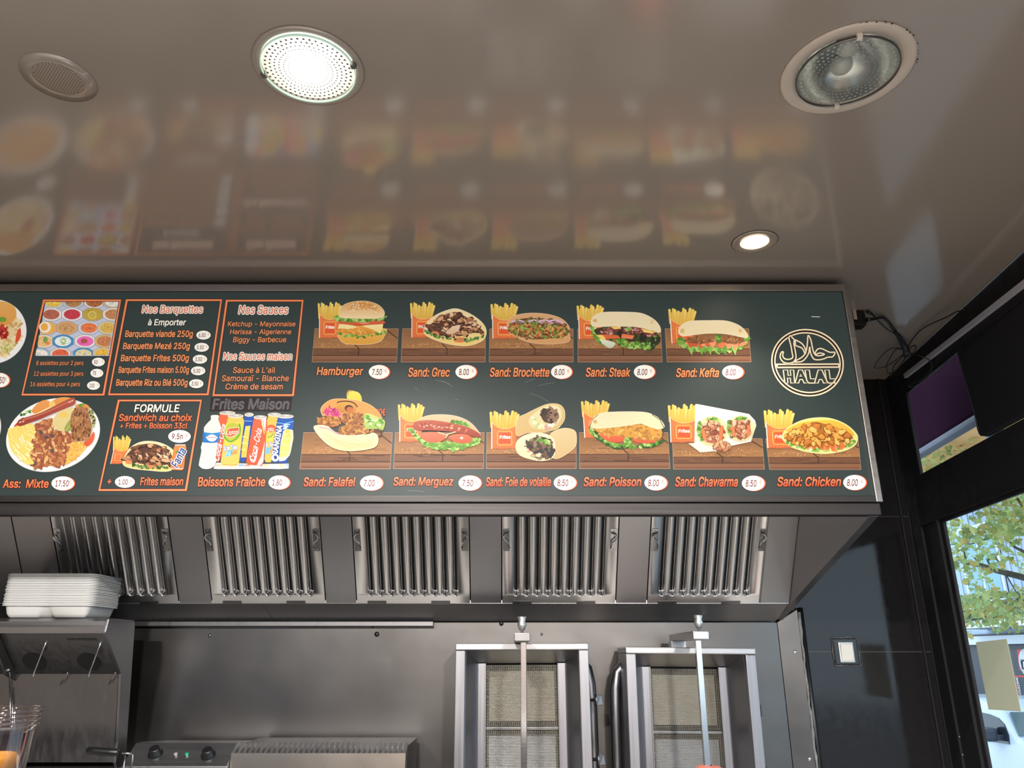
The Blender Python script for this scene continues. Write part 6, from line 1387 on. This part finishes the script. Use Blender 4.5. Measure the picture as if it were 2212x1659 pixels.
def cable(label, pts, r, n=6):
    m = MB(); P = [at_y(px, py, Y) for px, py, Y in pts]
    for p in P: p.z = min(p.z, CEIL - 0.004)
    out = []
    for i in range(len(P) - 1):
        p0, p1, p2, p3 = P[max(i - 1, 0)], P[i], P[i + 1], P[min(i + 2, len(P) - 1)]
        for j in range(n):
            t = j / n; out.append(0.5 * (2 * p1 + (p2 - p0) * t + (2 * p0 - 5 * p1 + 4 * p2 - p3) * t * t + (3 * p1 - p0 - 3 * p2 + p3) * t ** 3))
    out.append(P[-1]); m.tube(out, r, 7); return tag(m.build('cable', BLACKPL), label, 'cable', 'cables hanging by the right end of the menu board')
cable('thick black cable bending from the power adapter down to the bundle', [(1888, 689, 2.79), (1905, 686, 2.82), (1918, 694, 2.88), (1930, 710, 2.95), (1946, 730, 3.02), (1961, 752, 3.08), (1964, 766, 3.10), (1956, 768, 3.10), (1952, 755, 3.08), (1943, 733, 3.02), (1934, 716, 2.96)], 0.0058)
cable('thin black cable running from the adapter to the bundle', [(1884, 678, 2.79), (1892, 687, 2.81), (1903, 699, 2.86), (1920, 714, 2.92), (1936, 724, 3.0), (1946, 745, 3.06)], 0.0028)
cable('thin black cable rising from the bundle to the black wall', [(1958, 760, 3.10), (1964, 745, 3.06), (1975, 728, 3.0), (1990, 712, 2.95), (2015, 698, 2.85), (2045, 685, 2.76), (2065, 674, 2.7), (2085, 669, 2.66)], 0.0026)
cable('looped slack of thin black cable below the bundle', [(1948, 752, 3.1), (1925, 753, 3.12), (1905, 768, 3.16), (1889, 792, 3.2), (1900, 795, 3.2), (1920, 788, 3.17), (1945, 770, 3.12), (1955, 762, 3.1), (1968, 750, 3.08), (1976, 746, 3.08), (1979, 752, 3.08), (1972, 764, 3.1), (1962, 770, 3.1), (1955, 774, 3.11), (1952, 768, 3.12), (1940, 780, 3.16), (1930, 792, 3.2), (1927, 808, 3.26), (1923, 812, 3.28)], 0.0024)
cable('thin black cable loop crossing the metal strip of the black wall', [(1952, 755, 3.1), (1935, 755, 3.14), (1922, 775, 3.18), (1915, 790, 3.2), (1919, 806, 3.26), (1935, 800, 3.22), (1965, 765, 3.1), (1985, 768, 3.06), (2008, 778, 3.06), (2015, 790, 3.08), (2008, 808, 3.12), (1990, 825, 3.16), (1970, 836, 3.2), (1962, 832, 3.2), (1985, 824, 3.16), (2003, 808, 3.12), (2012, 792, 3.08), (2006, 780, 3.06)], 0.0022)
